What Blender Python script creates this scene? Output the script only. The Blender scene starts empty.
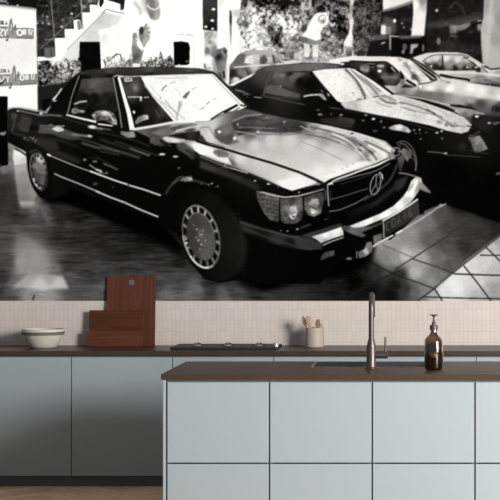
import bpy, bmesh, math, random
from mathutils import Vector, Matrix
C = bpy.context.scene.collection
CAMH, F, VX, VY = 1.666, 1743.0, 432.0, 235.0
WALL_Y, FRONT_Y, ISL_F, ISL_B = 12.11, 11.51, 9.59, 10.57
U = F/WALL_Y                                     # print units per metre on the mural wall

# ---------------------------------------------------------------- materials
def mat(name, col, rough=.5, metal=0.0, spec=.5, **kw):
    m = bpy.data.materials.new(name); m.use_nodes = True
    b = m.node_tree.nodes['Principled BSDF']
    b.inputs['Base Color'].default_value = (*col, 1); b.inputs['Roughness'].default_value = rough
    b.inputs['Metallic'].default_value = metal; b.inputs['Specular IOR Level'].default_value = spec
    for k, v in kw.items(): b.inputs[k.replace('_', ' ')].default_value = v
    return m, m.node_tree, b
def N(nt, t, **kw):
    n = nt.nodes.new(t)
    for k, v in kw.items(): setattr(n, k, v)
    return n
def L(nt, a, b): nt.links.new(a, b)
def ramp(nt, fac, cols):
    r = N(nt, 'ShaderNodeValToRGB'); e = r.color_ramp.elements
    for i, (p, c) in enumerate(cols):
        if i > 1: e.new(p)
        e[i].position = p; e[i].color = (*c, 1)
    L(nt, fac, r.inputs['Fac']); return r.outputs['Color']
def math_(nt, op, a, b=None, c=None):
    n = N(nt, 'ShaderNodeMath', operation=op)
    for i, v in enumerate((a, b, c)):
        if v is None: continue
        if isinstance(v, (int, float)): n.inputs[i].default_value = v
        else: L(nt, v, n.inputs[i])
    return n.outputs[0]
def coords(nt): return N(nt, 'ShaderNodeTexCoord').outputs['Object']

def paint_mat(name, col):
    m, nt, b = mat(name, col, .42, spec=.35)
    no = N(nt, 'ShaderNodeTexNoise'); no.inputs['Scale'].default_value = 220
    L(nt, coords(nt), no.inputs['Vector'])
    bp = N(nt, 'ShaderNodeBump'); bp.inputs['Strength'].default_value = .03; bp.inputs['Distance'].default_value = .001
    L(nt, no.outputs['Fac'], bp.inputs['Height']); L(nt, bp.outputs['Normal'], b.inputs['Normal'])
    return m
M = {}
M['teal'] = paint_mat('sage_blue_paint', (.245, .288, .312))
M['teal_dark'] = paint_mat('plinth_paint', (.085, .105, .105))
M['carcass'] = paint_mat('carcass_paint', (.14, .17, .17))

def stone(name, c0, c1, rough):
    m, nt, b = mat(name, c0, rough, spec=.42)
    no = N(nt, 'ShaderNodeTexNoise'); no.inputs['Scale'].default_value = 60; no.inputs['Detail'].default_value = 6
    L(nt, coords(nt), no.inputs['Vector'])
    L(nt, ramp(nt, no.outputs['Fac'], [(.35, c0), (.7, c1)]), b.inputs['Base Color'])
    return m
M['top'] = stone('dark_brown_worktop', (.034, .0190, .0110), (.043, .0250, .0150), .38)

def wood(name, c0, c1, axis, rough=.45):
    m, nt, b = mat(name, c0, rough, spec=.12)
    mp = N(nt, 'ShaderNodeMapping'); s = [60, 60, 60]; s[axis] = 2.2; mp.inputs['Scale'].default_value = s
    L(nt, coords(nt), mp.inputs['Vector'])
    no = N(nt, 'ShaderNodeTexNoise'); no.inputs['Scale'].default_value = 1.0; no.inputs['Detail'].default_value = 5; no.inputs['Distortion'].default_value = .4
    L(nt, mp.outputs['Vector'], no.inputs['Vector'])
    L(nt, ramp(nt, no.outputs['Fac'], [(.3, c0), (.7, c1)]), b.inputs['Base Color'])
    return m
M['board_tall'] = wood('walnut_upright', (.055, .018, .010), (.088, .029, .017), 2)
M['board_wide'] = wood('walnut_wide', (.045, .015, .0075), (.072, .023, .011), 0)
M['board_low'] = wood('walnut_low', (.062, .020, .010), (.098, .033, .016), 0)
M['spoon_pale'] = wood('pale_wood', (.30, .195, .15), (.40, .27, .215), 2, .6)
M['spoon_mid'] = wood('mid_wood', (.13, .075, .052), (.22, .13, .095), 2, .6)
M['spoon_dark'] = wood('dark_wood', (.11, .07, .055), (.19, .12, .095), 2, .6)

def ceramic(name, c0, c1, rough=.55):
    m, nt, b = mat(name, c0, rough, spec=.35)
    no = N(nt, 'ShaderNodeTexNoise'); no.inputs['Scale'].default_value = 35; no.inputs['Detail'].default_value = 4
    L(nt, coords(nt), no.inputs['Vector'])
    L(nt, ramp(nt, no.outputs['Fac'], [(.3, c0), (.7, c1)]), b.inputs['Base Color'])
    return m
M['bowl'] = ceramic('bowl_glaze', (.47, .43, .38), (.50, .46, .41))
M['bowl_band'] = ceramic('bowl_band_glaze', (.10, .095, .08), (.14, .13, .11))
M['pot'] = ceramic('pot_glaze', (.30, .255, .205), (.33, .28, .225))
M['faucet'] = mat('brushed_bronze_steel', (.095, .077, .072), .42, .8)[0]
M['chrome'] = mat('chrome', (.78, .75, .70), .25, .75)[0]
M['sink'] = mat('dark_sink_composite', (.014, .011, .010), .6)[0]
M['rim'] = mat('sink_rim_metal', (.42, .38, .35), .35, .6)[0]
M['hob'] = mat('black_hob_glass', (.016, .015, .013), .55, spec=.2)[0]
M['iron'] = mat('cast_iron', (.015, .014, .013), .6)[0]
M['burner'] = mat('burner_aluminium', (.55, .53, .50), .4, .6)[0]
M['pump'] = mat('black_pump_plastic', (.028, .022, .020), .38)[0]
M['collar'] = mat('grey_collar_plastic', (.040, .033, .030), .42)[0]
M['amber'] = mat('amber_glass', (.42, .27, .18), .06, Transmission_Weight=1.0, IOR=1.5, Coat_Weight=1.0, Coat_Roughness=.05)[0]
M['liquid'] = mat('soap_liquid', (.12, .075, .055), .35, spec=.12)[0]
M['eyelet'] = mat('dull_grey_metal', (.105, .10, .092), .5, .3)[0]
M['plaster'] = ceramic('wall_plaster', (.55, .53, .50), (.58, .56, .53), .9)

def tile_mat():
    m, nt, b = mat('stacked_beige_tiles', (.5, .4, .35), .38, spec=.3)
    sx = N(nt, 'ShaderNodeSeparateXYZ'); L(nt, coords(nt), sx.inputs[0])
    cb = N(nt, 'ShaderNodeCombineXYZ'); L(nt, sx.outputs['X'], cb.inputs['X']); L(nt, sx.outputs['Z'], cb.inputs['Y'])
    br = N(nt, 'ShaderNodeTexBrick', offset=0.0, offset_frequency=1, squash=1.0)
    br.inputs['Scale'].default_value = 1; br.inputs['Brick Width'].default_value = .0312; br.inputs['Row Height'].default_value = .0767
    br.inputs['Mortar Size'].default_value = .0016; br.inputs['Mortar Smooth'].default_value = .2; br.inputs['Bias'].default_value = 0
    br.inputs['Color1'].default_value = (.480, .425, .388, 1); br.inputs['Color2'].default_value = (.452, .399, .364, 1); br.inputs['Mortar'].default_value = (.395, .34, .305, 1)
    L(nt, cb.outputs[0], br.inputs['Vector']); L(nt, br.outputs['Color'], b.inputs['Base Color'])
    bp = N(nt, 'ShaderNodeBump', invert=True); bp.inputs['Strength'].default_value = .3; bp.inputs['Distance'].default_value = .001
    L(nt, br.outputs['Fac'], bp.inputs['Height']); L(nt, bp.outputs['Normal'], b.inputs['Normal'])
    return m
M['tiles'] = tile_mat()

def floor_mat():                                  # chevron parquet
    m, nt, b = mat('oak_chevron_floor', (.3, .18, .1), .4, spec=.35)
    sx = N(nt, 'ShaderNodeSeparateXYZ'); L(nt, coords(nt), sx.inputs[0])
    W, w = .50, .13
    cx = math_(nt, 'DIVIDE', sx.outputs['X'], W); col = math_(nt, 'FLOOR', cx)
    fx = math_(nt, 'FRACT', cx)
    par = math_(nt, 'MODULO', math_(nt, 'ADD', col, 100), 2)
    sgn = math_(nt, 'SUBTRACT', math_(nt, 'MULTIPLY', par, 2), 1)
    sh = math_(nt, 'MULTIPLY', math_(nt, 'MULTIPLY', math_(nt, 'SUBTRACT', fx, .5), sgn), W)
    v = math_(nt, 'DIVIDE', math_(nt, 'ADD', sx.outputs['Y'], sh), w)
    pl = math_(nt, 'FLOOR', v); fv = math_(nt, 'FRACT', v)
    cb = N(nt, 'ShaderNodeCombineXYZ'); L(nt, col, cb.inputs['X']); L(nt, pl, cb.inputs['Y'])
    wn = N(nt, 'ShaderNodeTexWhiteNoise', noise_dimensions='2D'); L(nt, cb.outputs[0], wn.inputs['Vector'])
    cg = N(nt, 'ShaderNodeCombineXYZ'); L(nt, math_(nt, 'MULTIPLY', sx.outputs['X'], 3), cg.inputs['X']); L(nt, math_(nt, 'MULTIPLY', v, 5), cg.inputs['Y']); L(nt, math_(nt, 'MULTIPLY', wn.outputs['Value'], 9), cg.inputs['Z'])
    no = N(nt, 'ShaderNodeTexNoise'); no.inputs['Scale'].default_value = 1.0; no.inputs['Detail'].default_value = 5; L(nt, cg.outputs[0], no.inputs['Vector'])
    f = math_(nt, 'ADD', math_(nt, 'MULTIPLY', wn.outputs['Value'], .45), math_(nt, 'MULTIPLY', no.outputs['Fac'], .6))
    c = ramp(nt, f, [(.2, (.60, .335, .18)), (.85, (.95, .62, .39))])
    edge = math_(nt, 'MINIMUM', math_(nt, 'GREATER_THAN', fv, .035), math_(nt, 'GREATER_THAN', fx, .006))
    mx = N(nt, 'ShaderNodeMix', data_type='RGBA'); L(nt, edge, mx.inputs['Factor']); mx.inputs['A'].default_value = (.20, .115, .065, 1); L(nt, c, mx.inputs['B'])
    L(nt, mx.outputs['Result'], b.inputs['Base Color'])
    return m
M['floor'] = floor_mat()

# ---------------------------------------------------------------- mesh helpers
def obj(name, bm, m, parent=None, smooth=False, bevel=0.0, loc=None):
    me = bpy.data.meshes.new(name); bm.normal_update(); bm.to_mesh(me); bm.free()
    for mm in (m if isinstance(m, (list, tuple)) else [m]): me.materials.append(mm)
    if smooth:
        for p in me.polygons: p.use_smooth = True
        me.set_sharp_from_angle(angle=math.radians(38))
    o = bpy.data.objects.new(name, me); C.objects.link(o)
    if bevel:
        md = o.modifiers.new('bevel', 'BEVEL'); md.width = bevel; md.segments = 2; md.limit_method = 'ANGLE'
    if parent: o.parent = parent
    if loc: o.location = loc
    return o
def box(bm, x0, x1, y0, y1, z0, z1):
    vs = [bm.verts.new(p) for p in ((x0, y0, z0), (x1, y0, z0), (x1, y1, z0), (x0, y1, z0), (x0, y0, z1), (x1, y0, z1), (x1, y1, z1), (x0, y1, z1))]
    for f in ((0, 3, 2, 1), (4, 5, 6, 7), (0, 1, 5, 4), (1, 2, 6, 5), (2, 3, 7, 6), (3, 0, 4, 7)): bm.faces.new([vs[i] for i in f])
def boxes(*bs):
    bm = bmesh.new()
    for b in bs: box(bm, *b)
    return bm
def lathe(prof, n=48, bm=None, c=(0, 0, 0)):
    bm = bm or bmesh.new(); rings = []
    for r, z in prof:
        if r < 1e-6: rings.append([bm.verts.new((c[0], c[1], c[2]+z))])
        else: rings.append([bm.verts.new((c[0]+r*math.cos(2*math.pi*i/n), c[1]+r*math.sin(2*math.pi*i/n), c[2]+z)) for i in range(n)])
    for a, b in zip(rings, rings[1:]):
        for i in range(n):
            j = (i+1) % n
            q = [a[i % len(a)], a[j % len(a)], b[j % len(b)], b[i % len(b)]]
            q2 = []
            for v in q:
                if v not in q2: q2.append(v)
            if len(q2) > 2: bm.faces.new(q2)
    return bm
def tube(pts, rad, n=20, bm=None):
    bm = bm or bmesh.new(); P = [Vector(p) for p in pts]; rings = []
    R = rad if isinstance(rad, (list, tuple)) else [rad]*len(P)
    up = Vector((1, 0, 0))
    for i, p in enumerate(P):
        t = (P[min(i+1, len(P)-1)]-P[max(i-1, 0)]).normalized()
        a = up.cross(t)
        if a.length < .05: a = Vector((0, 0, 1)).cross(t)
        a.normalize(); b = t.cross(a)
        rings.append([bm.verts.new(p+(a*math.cos(2*math.pi*k/n)+b*math.sin(2*math.pi*k/n))*R[i]) for k in range(n)])
    for a, b in zip(rings, rings[1:]):
        for k in range(n): bm.faces.new((a[k], a[(k+1) % n], b[(k+1) % n], b[k]))
    bm.faces.new(rings[0][::-1]); bm.faces.new(rings[-1])
    return bm
def tag(o, label=None, cat=None, group=None, kind=None):
    if label: o['label'] = label
    if cat: o['category'] = cat
    if group: o['group'] = group
    if kind: o['kind'] = kind
    return o
def thing(name, label, cat, loc=(0, 0, 0), group=None):
    o = bpy.data.objects.new(name, None); C.objects.link(o); o.location = loc; o.empty_display_size = .1
    return tag(o, label, cat, group)

# ---------------------------------------------------------------- room
tag(obj('floor', boxes((-6, 4, 4, WALL_Y+.2, -.1, 0)), M['floor']), kind='structure')
tag(obj('wall_back', boxes((-6, 4, WALL_Y, WALL_Y+.2, 0, 4.0)), M['plaster']), kind='structure')

ZT = CAMH-(301-VY)/U                             # top of the tiles, foot of the mural
TH = .008
tag(obj('tile_backsplash', boxes(((71-VX)/151.4-.669-.01, (71-VX)/151.4+5*.669+.01, WALL_Y-TH-.0005, WALL_Y-.0005, .9005, ZT)), M['tiles']), 'low backsplash of thin upright beige tiles between dark counter and car mural', 'backsplash')

# ---------------------------------------------------------------- back run of cabinets
XG = (71-VX)/151.4; P = .669
bk = []
for k, words in enumerate(('sage blue base cabinet at far left, partly cut off by the frame', 'sage blue base cabinet left of the island, below the wooden boards and most shaded',
              'sage blue base cabinet behind the island, under the black hob', 'sage blue base cabinet behind the island, under the pot of wooden spoons',
              'sage blue base cabinet behind the tap and soap bottle', 'sage blue base cabinet at far right behind the island')):
    x0 = XG+(k-1)*P; x1 = x0+P
    t = thing('base_cabinet', words, 'cabinet', ((x0+x1)/2, FRONT_Y+.3, 0))
    h = P/2; y0 = FRONT_Y+.012-(FRONT_Y+.3)
    obj('body', boxes((-h+.001, h-.001, y0+.0215, .295, .07, .8685)), M['carcass'], t)
    obj('door', boxes((-h+.0028, h-.0028, y0, y0+.02, .074, .858)), M['teal'], t, bevel=.0012)
xa, xb = XG-P, XG+5*P
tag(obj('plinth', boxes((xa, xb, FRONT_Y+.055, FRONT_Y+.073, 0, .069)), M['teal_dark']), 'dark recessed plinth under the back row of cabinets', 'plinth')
tag(obj('worktop', boxes((xa-.01, xb+.01, FRONT_Y, WALL_Y-.0005, .87, .90)), M['top'], bevel=.0015), 'long dark worktop along the back wall under the tiles', 'worktop')

# ---------------------------------------------------------------- island
IX0 = (161-VX)/181.7; IP = .566; IG = (166.9-VX)/181.4; NI = 5
IX1 = IG+NI*IP+.03
SX0, SX1, SY0, SY1 = -.702, .012, 10.11, 10.535    # sink cut-out
bm = bmesh.new()
def ringtop(bm, z0, z1):
    o = [(IX0, ISL_F), (IX1, ISL_F), (IX1, ISL_B), (IX0, ISL_B)]; i_ = [(SX0, SY0), (SX1, SY0), (SX1, SY1), (SX0, SY1)]
    vo = [[bm.verts.new((x, y, z)) for x, y in o] for z in (z0, z1)]; vi = [[bm.verts.new((x, y, z)) for x, y in i_] for z in (z0, z1)]
    for k in range(4):
        j = (k+1) % 4
        bm.faces.new((vo[1][k], vo[1][j], vi[1][j], vi[1][k])); bm.faces.new((vo[0][j], vo[0][k], vi[0][k], vi[0][j]))
        bm.faces.new((vo[0][k], vo[0][j], vo[1][j], vo[1][k])); bm.faces.new((vi[0][j], vi[0][k], vi[1][k], vi[1][j]))
ringtop(bm, .869, .90)
tag(obj('island_worktop', bm, M['top'], bevel=.0015), 'thick dark brown island worktop with a sink cut into it', 'worktop')
# sink
s = thing('sink', 'long dark sink sunk into the island worktop behind the tap', 'sink', ((SX0+SX1)/2, (SY0+SY1)/2, .72))
hx, hy = (SX1-SX0)/2-.001, (SY1-SY0)/2-.001
bm = bmesh.new(); t_ = .004; zt = .1795
box(bm, -hx, hx, -hy, hy, 0, t_); box(bm, -hx, -hx+t_, -hy, hy, t_, zt); box(bm, hx-t_, hx, -hy, hy, t_, zt); box(bm, -hx+t_, hx-t_, -hy, -hy+t_, t_, zt); box(bm, -hx+t_, hx-t_, hy-t_, hy, t_, zt)
obj('basin', bm, M['sink'], s)
bm = bmesh.new(); box(bm, -hx, -hx+.008, -hy, hy, zt, .1818); box(bm, hx-.008, hx, -hy, hy, zt, .1818); box(bm, -hx+.008, hx-.008, -hy, -hy+.003, zt, .1805); box(bm, -hx+.008, hx-.008, hy-.003, hy, zt, .1800)
tag(obj('rim', bm, M['rim'], s), 'thin metal rim')
obj('drain', lathe([(0, t_), (.04, t_), (.042, t_+.002), (.03, t_+.003), (0, t_+.001)], 24), M['chrome'], s)
# island cabinets
for k, words in enumerate(('pale blue island drawer unit at the left end', 'pale blue island drawer unit second from left, below the left end of the sink',
              'pale blue island drawer unit below and right of the tap, under the soap bottle', 'pale blue island drawer unit at the right edge of the photo', 'pale blue island drawer unit beyond the right edge of the photo')):
    x0 = IG+k*IP
    if k == 4: continue
    t = thing('island_cabinet', words, 'cabinet', (x0+IP/2, ISL_F+.3, 0)); h = IP/2; yf = .008-.3
    obj('body', boxes((-h+.001, -h+.018, yf+.022, .64, .08, .69), (h-.018, h-.001, yf+.022, .64, .08, .69), (-h+.018, h-.018, yf+.022, .64, .08, .10), (-h+.018, h-.018, .622, .64, .10, .69),
        (-h+.001, h-.001, yf+.022, yf+.04, .69, .8685), (-h+.001, h-.001, .66, .675, .08, .8685)), M['carcass'], t)
    obj('drawer', boxes((-h+.0042, h-.0042, yf, yf+.02, .4125, .8545)), M['teal'], t, bevel=.0015)
    obj('drawer', boxes((-h+.0042, h-.0042, yf, yf+.02, .085, .4045)), M['teal'], t, bevel=.0015)
IE = IG+4*IP
tag(obj('end_panel', boxes((IX0+.010, IG-.0045, ISL_F+.006, ISL_B-.02, 0, .8685)), M['teal'], bevel=.001), 'narrow pale blue end panel at the left side of the island', 'panel')
tag(obj('end_panel', boxes((IE+.0045, IE+.025, ISL_F+.006, ISL_B-.02, 0, .8685)), M['teal'], bevel=.001), 'end panel closing the far right side of the island', 'panel')
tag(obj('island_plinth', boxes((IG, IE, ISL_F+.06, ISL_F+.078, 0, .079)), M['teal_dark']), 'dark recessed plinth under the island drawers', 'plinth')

# ---------------------------------------------------------------- things on the back worktop
Z0 = .9003
def atp(px, y): return (px-VX)*y/F
# bowl
by = 11.86; bx = atp(43, by); k = by/F
b = thing('bowl', 'wide off-white ceramic bowl with a thin dark band below its rim, on the back worktop', 'bowl', (bx, by, Z0))
R = 21.2*k
outer = [(.0, .0), (.082, .0), (.092, .006), (.108, .030), (.125, .062), (.1375, .090)]
bm = lathe(outer+[(.1385, .0935), (.1425, .1075), (.1455, .1095), (R, .114), (R+.0005, .126), (R-.004, .1285), (R-.009, .126), (.136, .10), (.118, .055), (.09, .018), (.05, .010), (0, .008)], 64)
obj('vessel', bm, M['bowl'], b, smooth=True)
obj('band', lathe([(.1376, .0885), (.1412, .0885), (.1470, .1100), (.1440, .1110), (.1376, .0885)], 64), M['bowl_band'], b, smooth=True)

# chopping boards leaning on the wall
def board(name, label, x0, x1, hgt, th, lean, ybot, m, hole=None, rad=.004, grp=None):
    w = (x1-x0)/2
    bm = bmesh.new()
    oc = []
    for sx, sz, a0 in ((1, 0, -90), (1, 1, 0), (-1, 1, 90), (-1, 0, 180)):
        for q in range(5):
            a = math.radians(a0+q*22.5); oc.append((sx*(w-rad)+rad*math.cos(a), (rad if sz == 0 else hgt-rad)+rad*math.sin(a)))
    def ring(pts, y): return [bm.verts.new((x, y, z)) for x, z in pts]
    if hole:
        hx_, hz_, hr = hole; n = len(oc)
        # start hole ring aligned by angle with the outline
        hc = []
        for x, z in oc:
            a = math.atan2(z-hz_, x-hx_); hc.append((hx_+hr*math.cos(a), hz_+hr*math.sin(a)))
        # denser outline for a round hole
        oc2, hc2 = [], []
        for i in range(n):
            x0_, z0_ = oc[i]; x1_, z1_ = oc[(i+1) % n]; st = 10 if math.hypot(x1_-x0_, z1_-z0_) > .05 else 1
            for q in range(st):
                x = x0_+(x1_-x0_)*q/st; z = z0_+(z1_-z0_)*q/st; a = math.atan2(z-hz_, x-hx_)
                oc2.append((x, z)); hc2.append((hx_+hr*math.cos(a), hz_+hr*math.sin(a)))
        n = len(oc2); fo, fi, bo, bi = ring(oc2, 0), ring(hc2, 0), ring(oc2, th), ring(hc2, th)
        for i in range(n):
            j = (i+1) % n
            bm.faces.new((fo[i], fo[j], fi[j], fi[i])); bm.faces.new((bo[j], bo[i], bi[i], bi[j]))
            bm.faces.new((fo[j], fo[i], bo[i], bo[j])); bm.faces.new((fi[i], fi[j], bi[j], bi[i]))
    else:
        fo, bo = ring(oc, 0), ring(oc, th); n = len(oc)
        bm.faces.new(fo); bm.faces.new(bo[::-1])
        for i in range(n): bm.faces.new((fo[(i+1) % n], fo[i], bo[i], bo[(i+1) % n]))
    bmesh.ops.recalc_face_normals(bm, faces=bm.faces)
    o = obj(name, bm, m, bevel=.001)
    o.location = ((x0+x1)/2, ybot, Z0); o.rotation_euler = (-lean, 0, 0)
    return tag(o, label, 'chopping board', grp)
yb = 12.045
x0, x1 = atp(106, yb), atp(154.6, yb)
tall = board('chopping_board', 'tall reddish brown chopping board with a round hole near its top, leaning on the wall', x0, x1, .4805, .018, math.radians(5.2), yb, M['board_tall'], hole=(.0035, .4385, .0205))
yb2 = 12.018
g_ = obj('eyelet', lathe([(0, -.009), (.0185, -.009), (.0200, -.006), (.0200, .008), (0, .008)], 32), M['eyelet'], tall, smooth=True); g_.rotation_euler = (math.pi/2, 0, 0); g_.location = (.0035, .0065, .4385); g_['label'] = 'round grey metal disc'
o = board('chopping_board', 'wide brown chopping board with a tiny hole at its left, leaning on the tall board', atp(88.8, yb2), atp(143.4, yb2), .2465, .014, math.radians(4.6), yb2, M['board_wide'], hole=(-.155, .122, .0085))
yb3 = 11.995
o = board('chopping_board', 'low narrow reddish chopping board in front of the other two boards', atp(86.8, yb3), atp(142.2, yb3), .1065, .016, math.radians(4), yb3, M['board_low'])

# hob
hy0, hy1 = 11.60, 12.0
hx0, hx1 = atp(170, hy0), atp(279.5, 11.8)
hb = thing('hob', 'flat black hob with three gas burners set on the back worktop', 'hob', ((hx0+hx1)/2, (hy0+hy1)/2, Z0))
w, d = (hx1-hx0)/2, (hy1-hy0)/2
obj('plate', boxes((-w, w, -d, d, 0, .018)), M['hob'], hb, bevel=.003)
for i, px in enumerate((197.5, 228, 259)):
    cx = atp(px, 11.8)-(hx0+hx1)/2; cy = .0
    bn = obj('burner', lathe([(0, .018), (.026, .018), (.0275, .020), (.025, .0235), (0, .0235)], 32, c=(cx, cy, 0)), M['burner'], hb, smooth=True)
    obj('burner_cap', lathe([(0, .0236), (.016, .0236), (.017, .026), (.014, .028), (0, .0285)], 32, c=(cx, cy, 0)), M['iron'], bn, smooth=True)
    for q in range(4):
        bm = bmesh.new()
        a = q*math.pi/2+math.pi/4; dx, dy = math.cos(a), math.sin(a)
        tube([(cx+dx*.056, cy+dy*.056, .0185), (cx+dx*.052, cy+dy*.052, .0225), (cx+dx*.038, cy+dy*.038, .026), (cx+dx*.004, cy+dy*.004, .036)], .0026, 8, bm)
        obj('pan_support', bm, M['iron'], hb, smooth=True)
kx = atp(276, 11.68)-(hx0+hx1)/2
kb = obj('knob', lathe([(0, .018), (.015, .018), (.0145, .022), (.019, .026), (.0195, .040), (.016, .0445), (0, .0455)], 28, c=(kx, -.12, 0)), M['chrome'], hb, smooth=True)
tag(kb, 'shiny chrome control knob')

# pot of wooden spoons
py_ = 11.92; px_ = atp(314.7, py_); kk = py_/F; pr = 9.25*kk
tag(obj('utensil_pot', lathe([(0, 0), (pr-.004, 0), (pr, .004), (pr, .131), (pr-.002, .134), (pr-.006, .133), (pr-.007, .128), (pr-.007, .010), (0, .008)], 56), M['pot'], smooth=True, loc=(px_, py_, Z0)),
    'straight beige ceramic pot holding wooden spoons on the back worktop', 'pot')
def spoon(name, label, base, head, hw, hl, thick, m, tilt=0.0, cat='spoon', notch=False, rr=.0042):
    b0 = Vector(base); h0 = Vector(head); d = (h0-b0); Ln = d.length
    bm = bmesh.new()
    tube([b0+d*t for t in (0, .25, .5, .75, .96)], [rr, rr, rr, rr*.95, rr*.9], 12, bm)
    # head: egg-shaped shell of ellipses along the handle direction
    t = d.normalized(); side = Vector((math.cos(tilt), math.sin(tilt), 0)); side = (side-t*side.dot(t)).normalized(); nrm = t.cross(side)
    rings = []
    K = 14
    for i in range(K+1):
        u = i/K; a = math.sin(math.pi*u)**.55*(1-.34*(u < .5)*(1-2*u)**1.0)
        c = h0+t*(u*hl)+nrm*(.006*math.sin(math.pi*u))
        ww = max(hw*a, .0006); tt = max(thick*a, .0005)
        rings.append([bm.verts.new(c+side*math.cos(2*math.pi*q/20)*ww+nrm*math.sin(2*math.pi*q/20)*tt) for q in range(20)])
    for a_, b_ in zip(rings, rings[1:]):
        for q in range(20): bm.faces.new((a_[q], a_[(q+1) % 20], b_[(q+1) % 20], b_[q]))
    bm.faces.new(rings[0][::-1]); bm.faces.new(rings[-1])
    return tag(obj(name, bm, m, smooth=True), label, cat, None)
def P3(px, py, y): return (atp(px, y), y, CAMH-(py-VY)*y/F)
spoon('wooden_spoon', 'dark wooden spoon leaning furthest left in the beige pot', (px_-.022, py_+.01, Z0+.012), P3(306.6, 328, py_-.01), .0150, .088, .006, M['spoon_dark'], .75)
spoon('wooden_spoon', 'pale wooden spoon with broad oval bowl in the middle of the pot', (px_+.004, py_-.008, Z0+.012), P3(311.0, 328.0, py_-.02), .0265, .088, .008, M['spoon_pale'], .15)
spoon('wooden_spatula', 'brown wooden spatula standing short at the right of the pot', (px_-.008, py_+.004, Z0+.012), P3(316.8, 328.4, py_+.004), .0165, .066, .005, M['spoon_mid'], .2, 'spatula')
spoon('wooden_spoon', 'short pale cream wooden spoon furthest right in the pot', (px_-.002, py_+.022, Z0+.012), P3(319.8, 329.0, py_+.02), .012, .042, .006, M['spoon_pale'], .1)

# ---------------------------------------------------------------- tap and soap on the island
fy = 10.005; fx = atp(371.3, fy)
ft = thing('kitchen_tap', 'tall slim bronze grey tap standing on the island in front of the sink', 'tap', (fx, fy, Z0))
obj('base_body', lathe([(0, 0), (.036, 0), (.0365, .004), (.034, .007), (.0285, .009), (.0275, .012), (.0275, .120), (.0265, .128), (.0185, .163), (.0168, .168), (0, .168)], 48), M['faucet'], ft, smooth=True)
pts = [(0, 0, .160), (0, 0, .25), (0, 0, .32)]; rr = .09
for q in range(0, 19):
    a = math.radians(q*10); pts.append((0, rr-rr*math.cos(a), .330+rr*math.sin(a)))
pts.append((0, 2*rr, .322))
sp = obj('spout', tube(pts, .0155, 28), M['faucet'], ft, smooth=True)
obj('spray_head', lathe([(0, .285), (.0150, .285), (.0165, .288), (.0165, .312), (.0158, .3215), (0, .3218)], 32, c=(0, 2*rr, 0)), M['faucet'], ft, smooth=True)
bm = tube([(.024, 0, .075), (.060, 0, .075)], .0185, 28); tube([(.0602, 0, .075), (.093, 0, .075), (.0945, 0, .075)], [.0185, .0185, .0165], 28, bm)
hd = obj('handle', bm, M['faucet'], ft, smooth=True)
obj('lever', tube([(.081, 0, .085), (.081, 0, .16), (.081, -.0, .178), (.081, 0, .180)], [.0062, .0062, .0060, .004], 16), M['faucet'], hd, smooth=True)

sy = 9.90; sx_ = atp(433.8, sy); q = sy/F
sb = thing('soap_bottle', 'dark amber glass soap bottle with black pump on the island worktop', 'bottle', (sx_, sy, Z0))
Rb = 9.4*q
prof = [(0, .002), (Rb-.016, 0), (Rb-.006, .004), (Rb, .014), (Rb, .158), (Rb-.003, .170), (Rb-.012, .184), (Rb-.027, .199), (.021, .208), (.0185, .214), (.0185, .236)]
bm = lathe(prof+[(.0165, .236), (.0165, .213), (.019, .206), (Rb-.029, .196), (Rb-.014, .181), (Rb-.0055, .168), (Rb-.003, .157), (Rb-.003, .016), (Rb-.008, .008), (0, .006)], 56)
obj('glass_body', bm, M['amber'], sb, smooth=True)
Ri = Rb-.0033
obj('soap', lathe([(0, .0065), (Ri-.006, .0085), (Ri, .017), (Ri, .150), (0, .150)], 56), M['liquid'], sb, smooth=True)
obj('collar', lathe([(0, .226), (.0225, .226), (.0232, .229), (.0232, .252), (.0215, .255), (0, .255)], 40), M['collar'], sb, smooth=True)
bm = lathe([(0, .255), (.012, .255), (.0105, .268), (.0085, .272), (.0055, .276), (.0050, .300), (.009, .304), (.0105, .309), (0, .311)], 24)
obj('pump', bm, M['pump'], sb, smooth=True)
bm = bmesh.new(); box(bm, -.024, .024, -.009, .009, .3085, .3145)
obj('nozzle', bm, M['pump'], sb, bevel=.0025)

# ---- mural print: drawn as flat artwork on the mural's own sheet (units: print units, 1 unit = 1/144.4 m)
import numpy as np
AX0, AX1, AY0, AY1, SS = -30, 530, -20, 301, 4
AW, AH = (AX1-AX0)*SS, (AY1-AY0)*SS
CV = np.full((AH, AW), 242.0, np.float32)
rng = np.random.RandomState(7)

def spline(pts, closed=True, n=6):
    P = np.array(pts, float); N = len(P); out = []
    rngi = range(N) if closed else range(N-1)
    for i in rngi:
        if closed: a, b, c, d = P[i-1], P[i], P[(i+1) % N], P[(i+2) % N]
        else: a, b, c, d = P[max(i-1, 0)], P[i], P[i+1], P[min(i+2, N-1)]
        for k in range(n):
            t = k/n
            out.append(.5*((2*b)+(c-a)*t+(2*a-5*b+4*c-d)*t*t+(3*b-a-3*c+d)*t**3))
    if not closed: out.append(P[-1])
    return np.array(out)

def gauss(m, s):
    if s <= 0: return m
    r = int(3*s+1); k = np.exp(-np.arange(-r, r+1)**2/(2*s*s)); k /= k.sum()
    m = np.apply_along_axis(lambda v: np.convolve(v, k, 'same'), 0, m)
    return np.apply_along_axis(lambda v: np.convolve(v, k, 'same'), 1, m)

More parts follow.
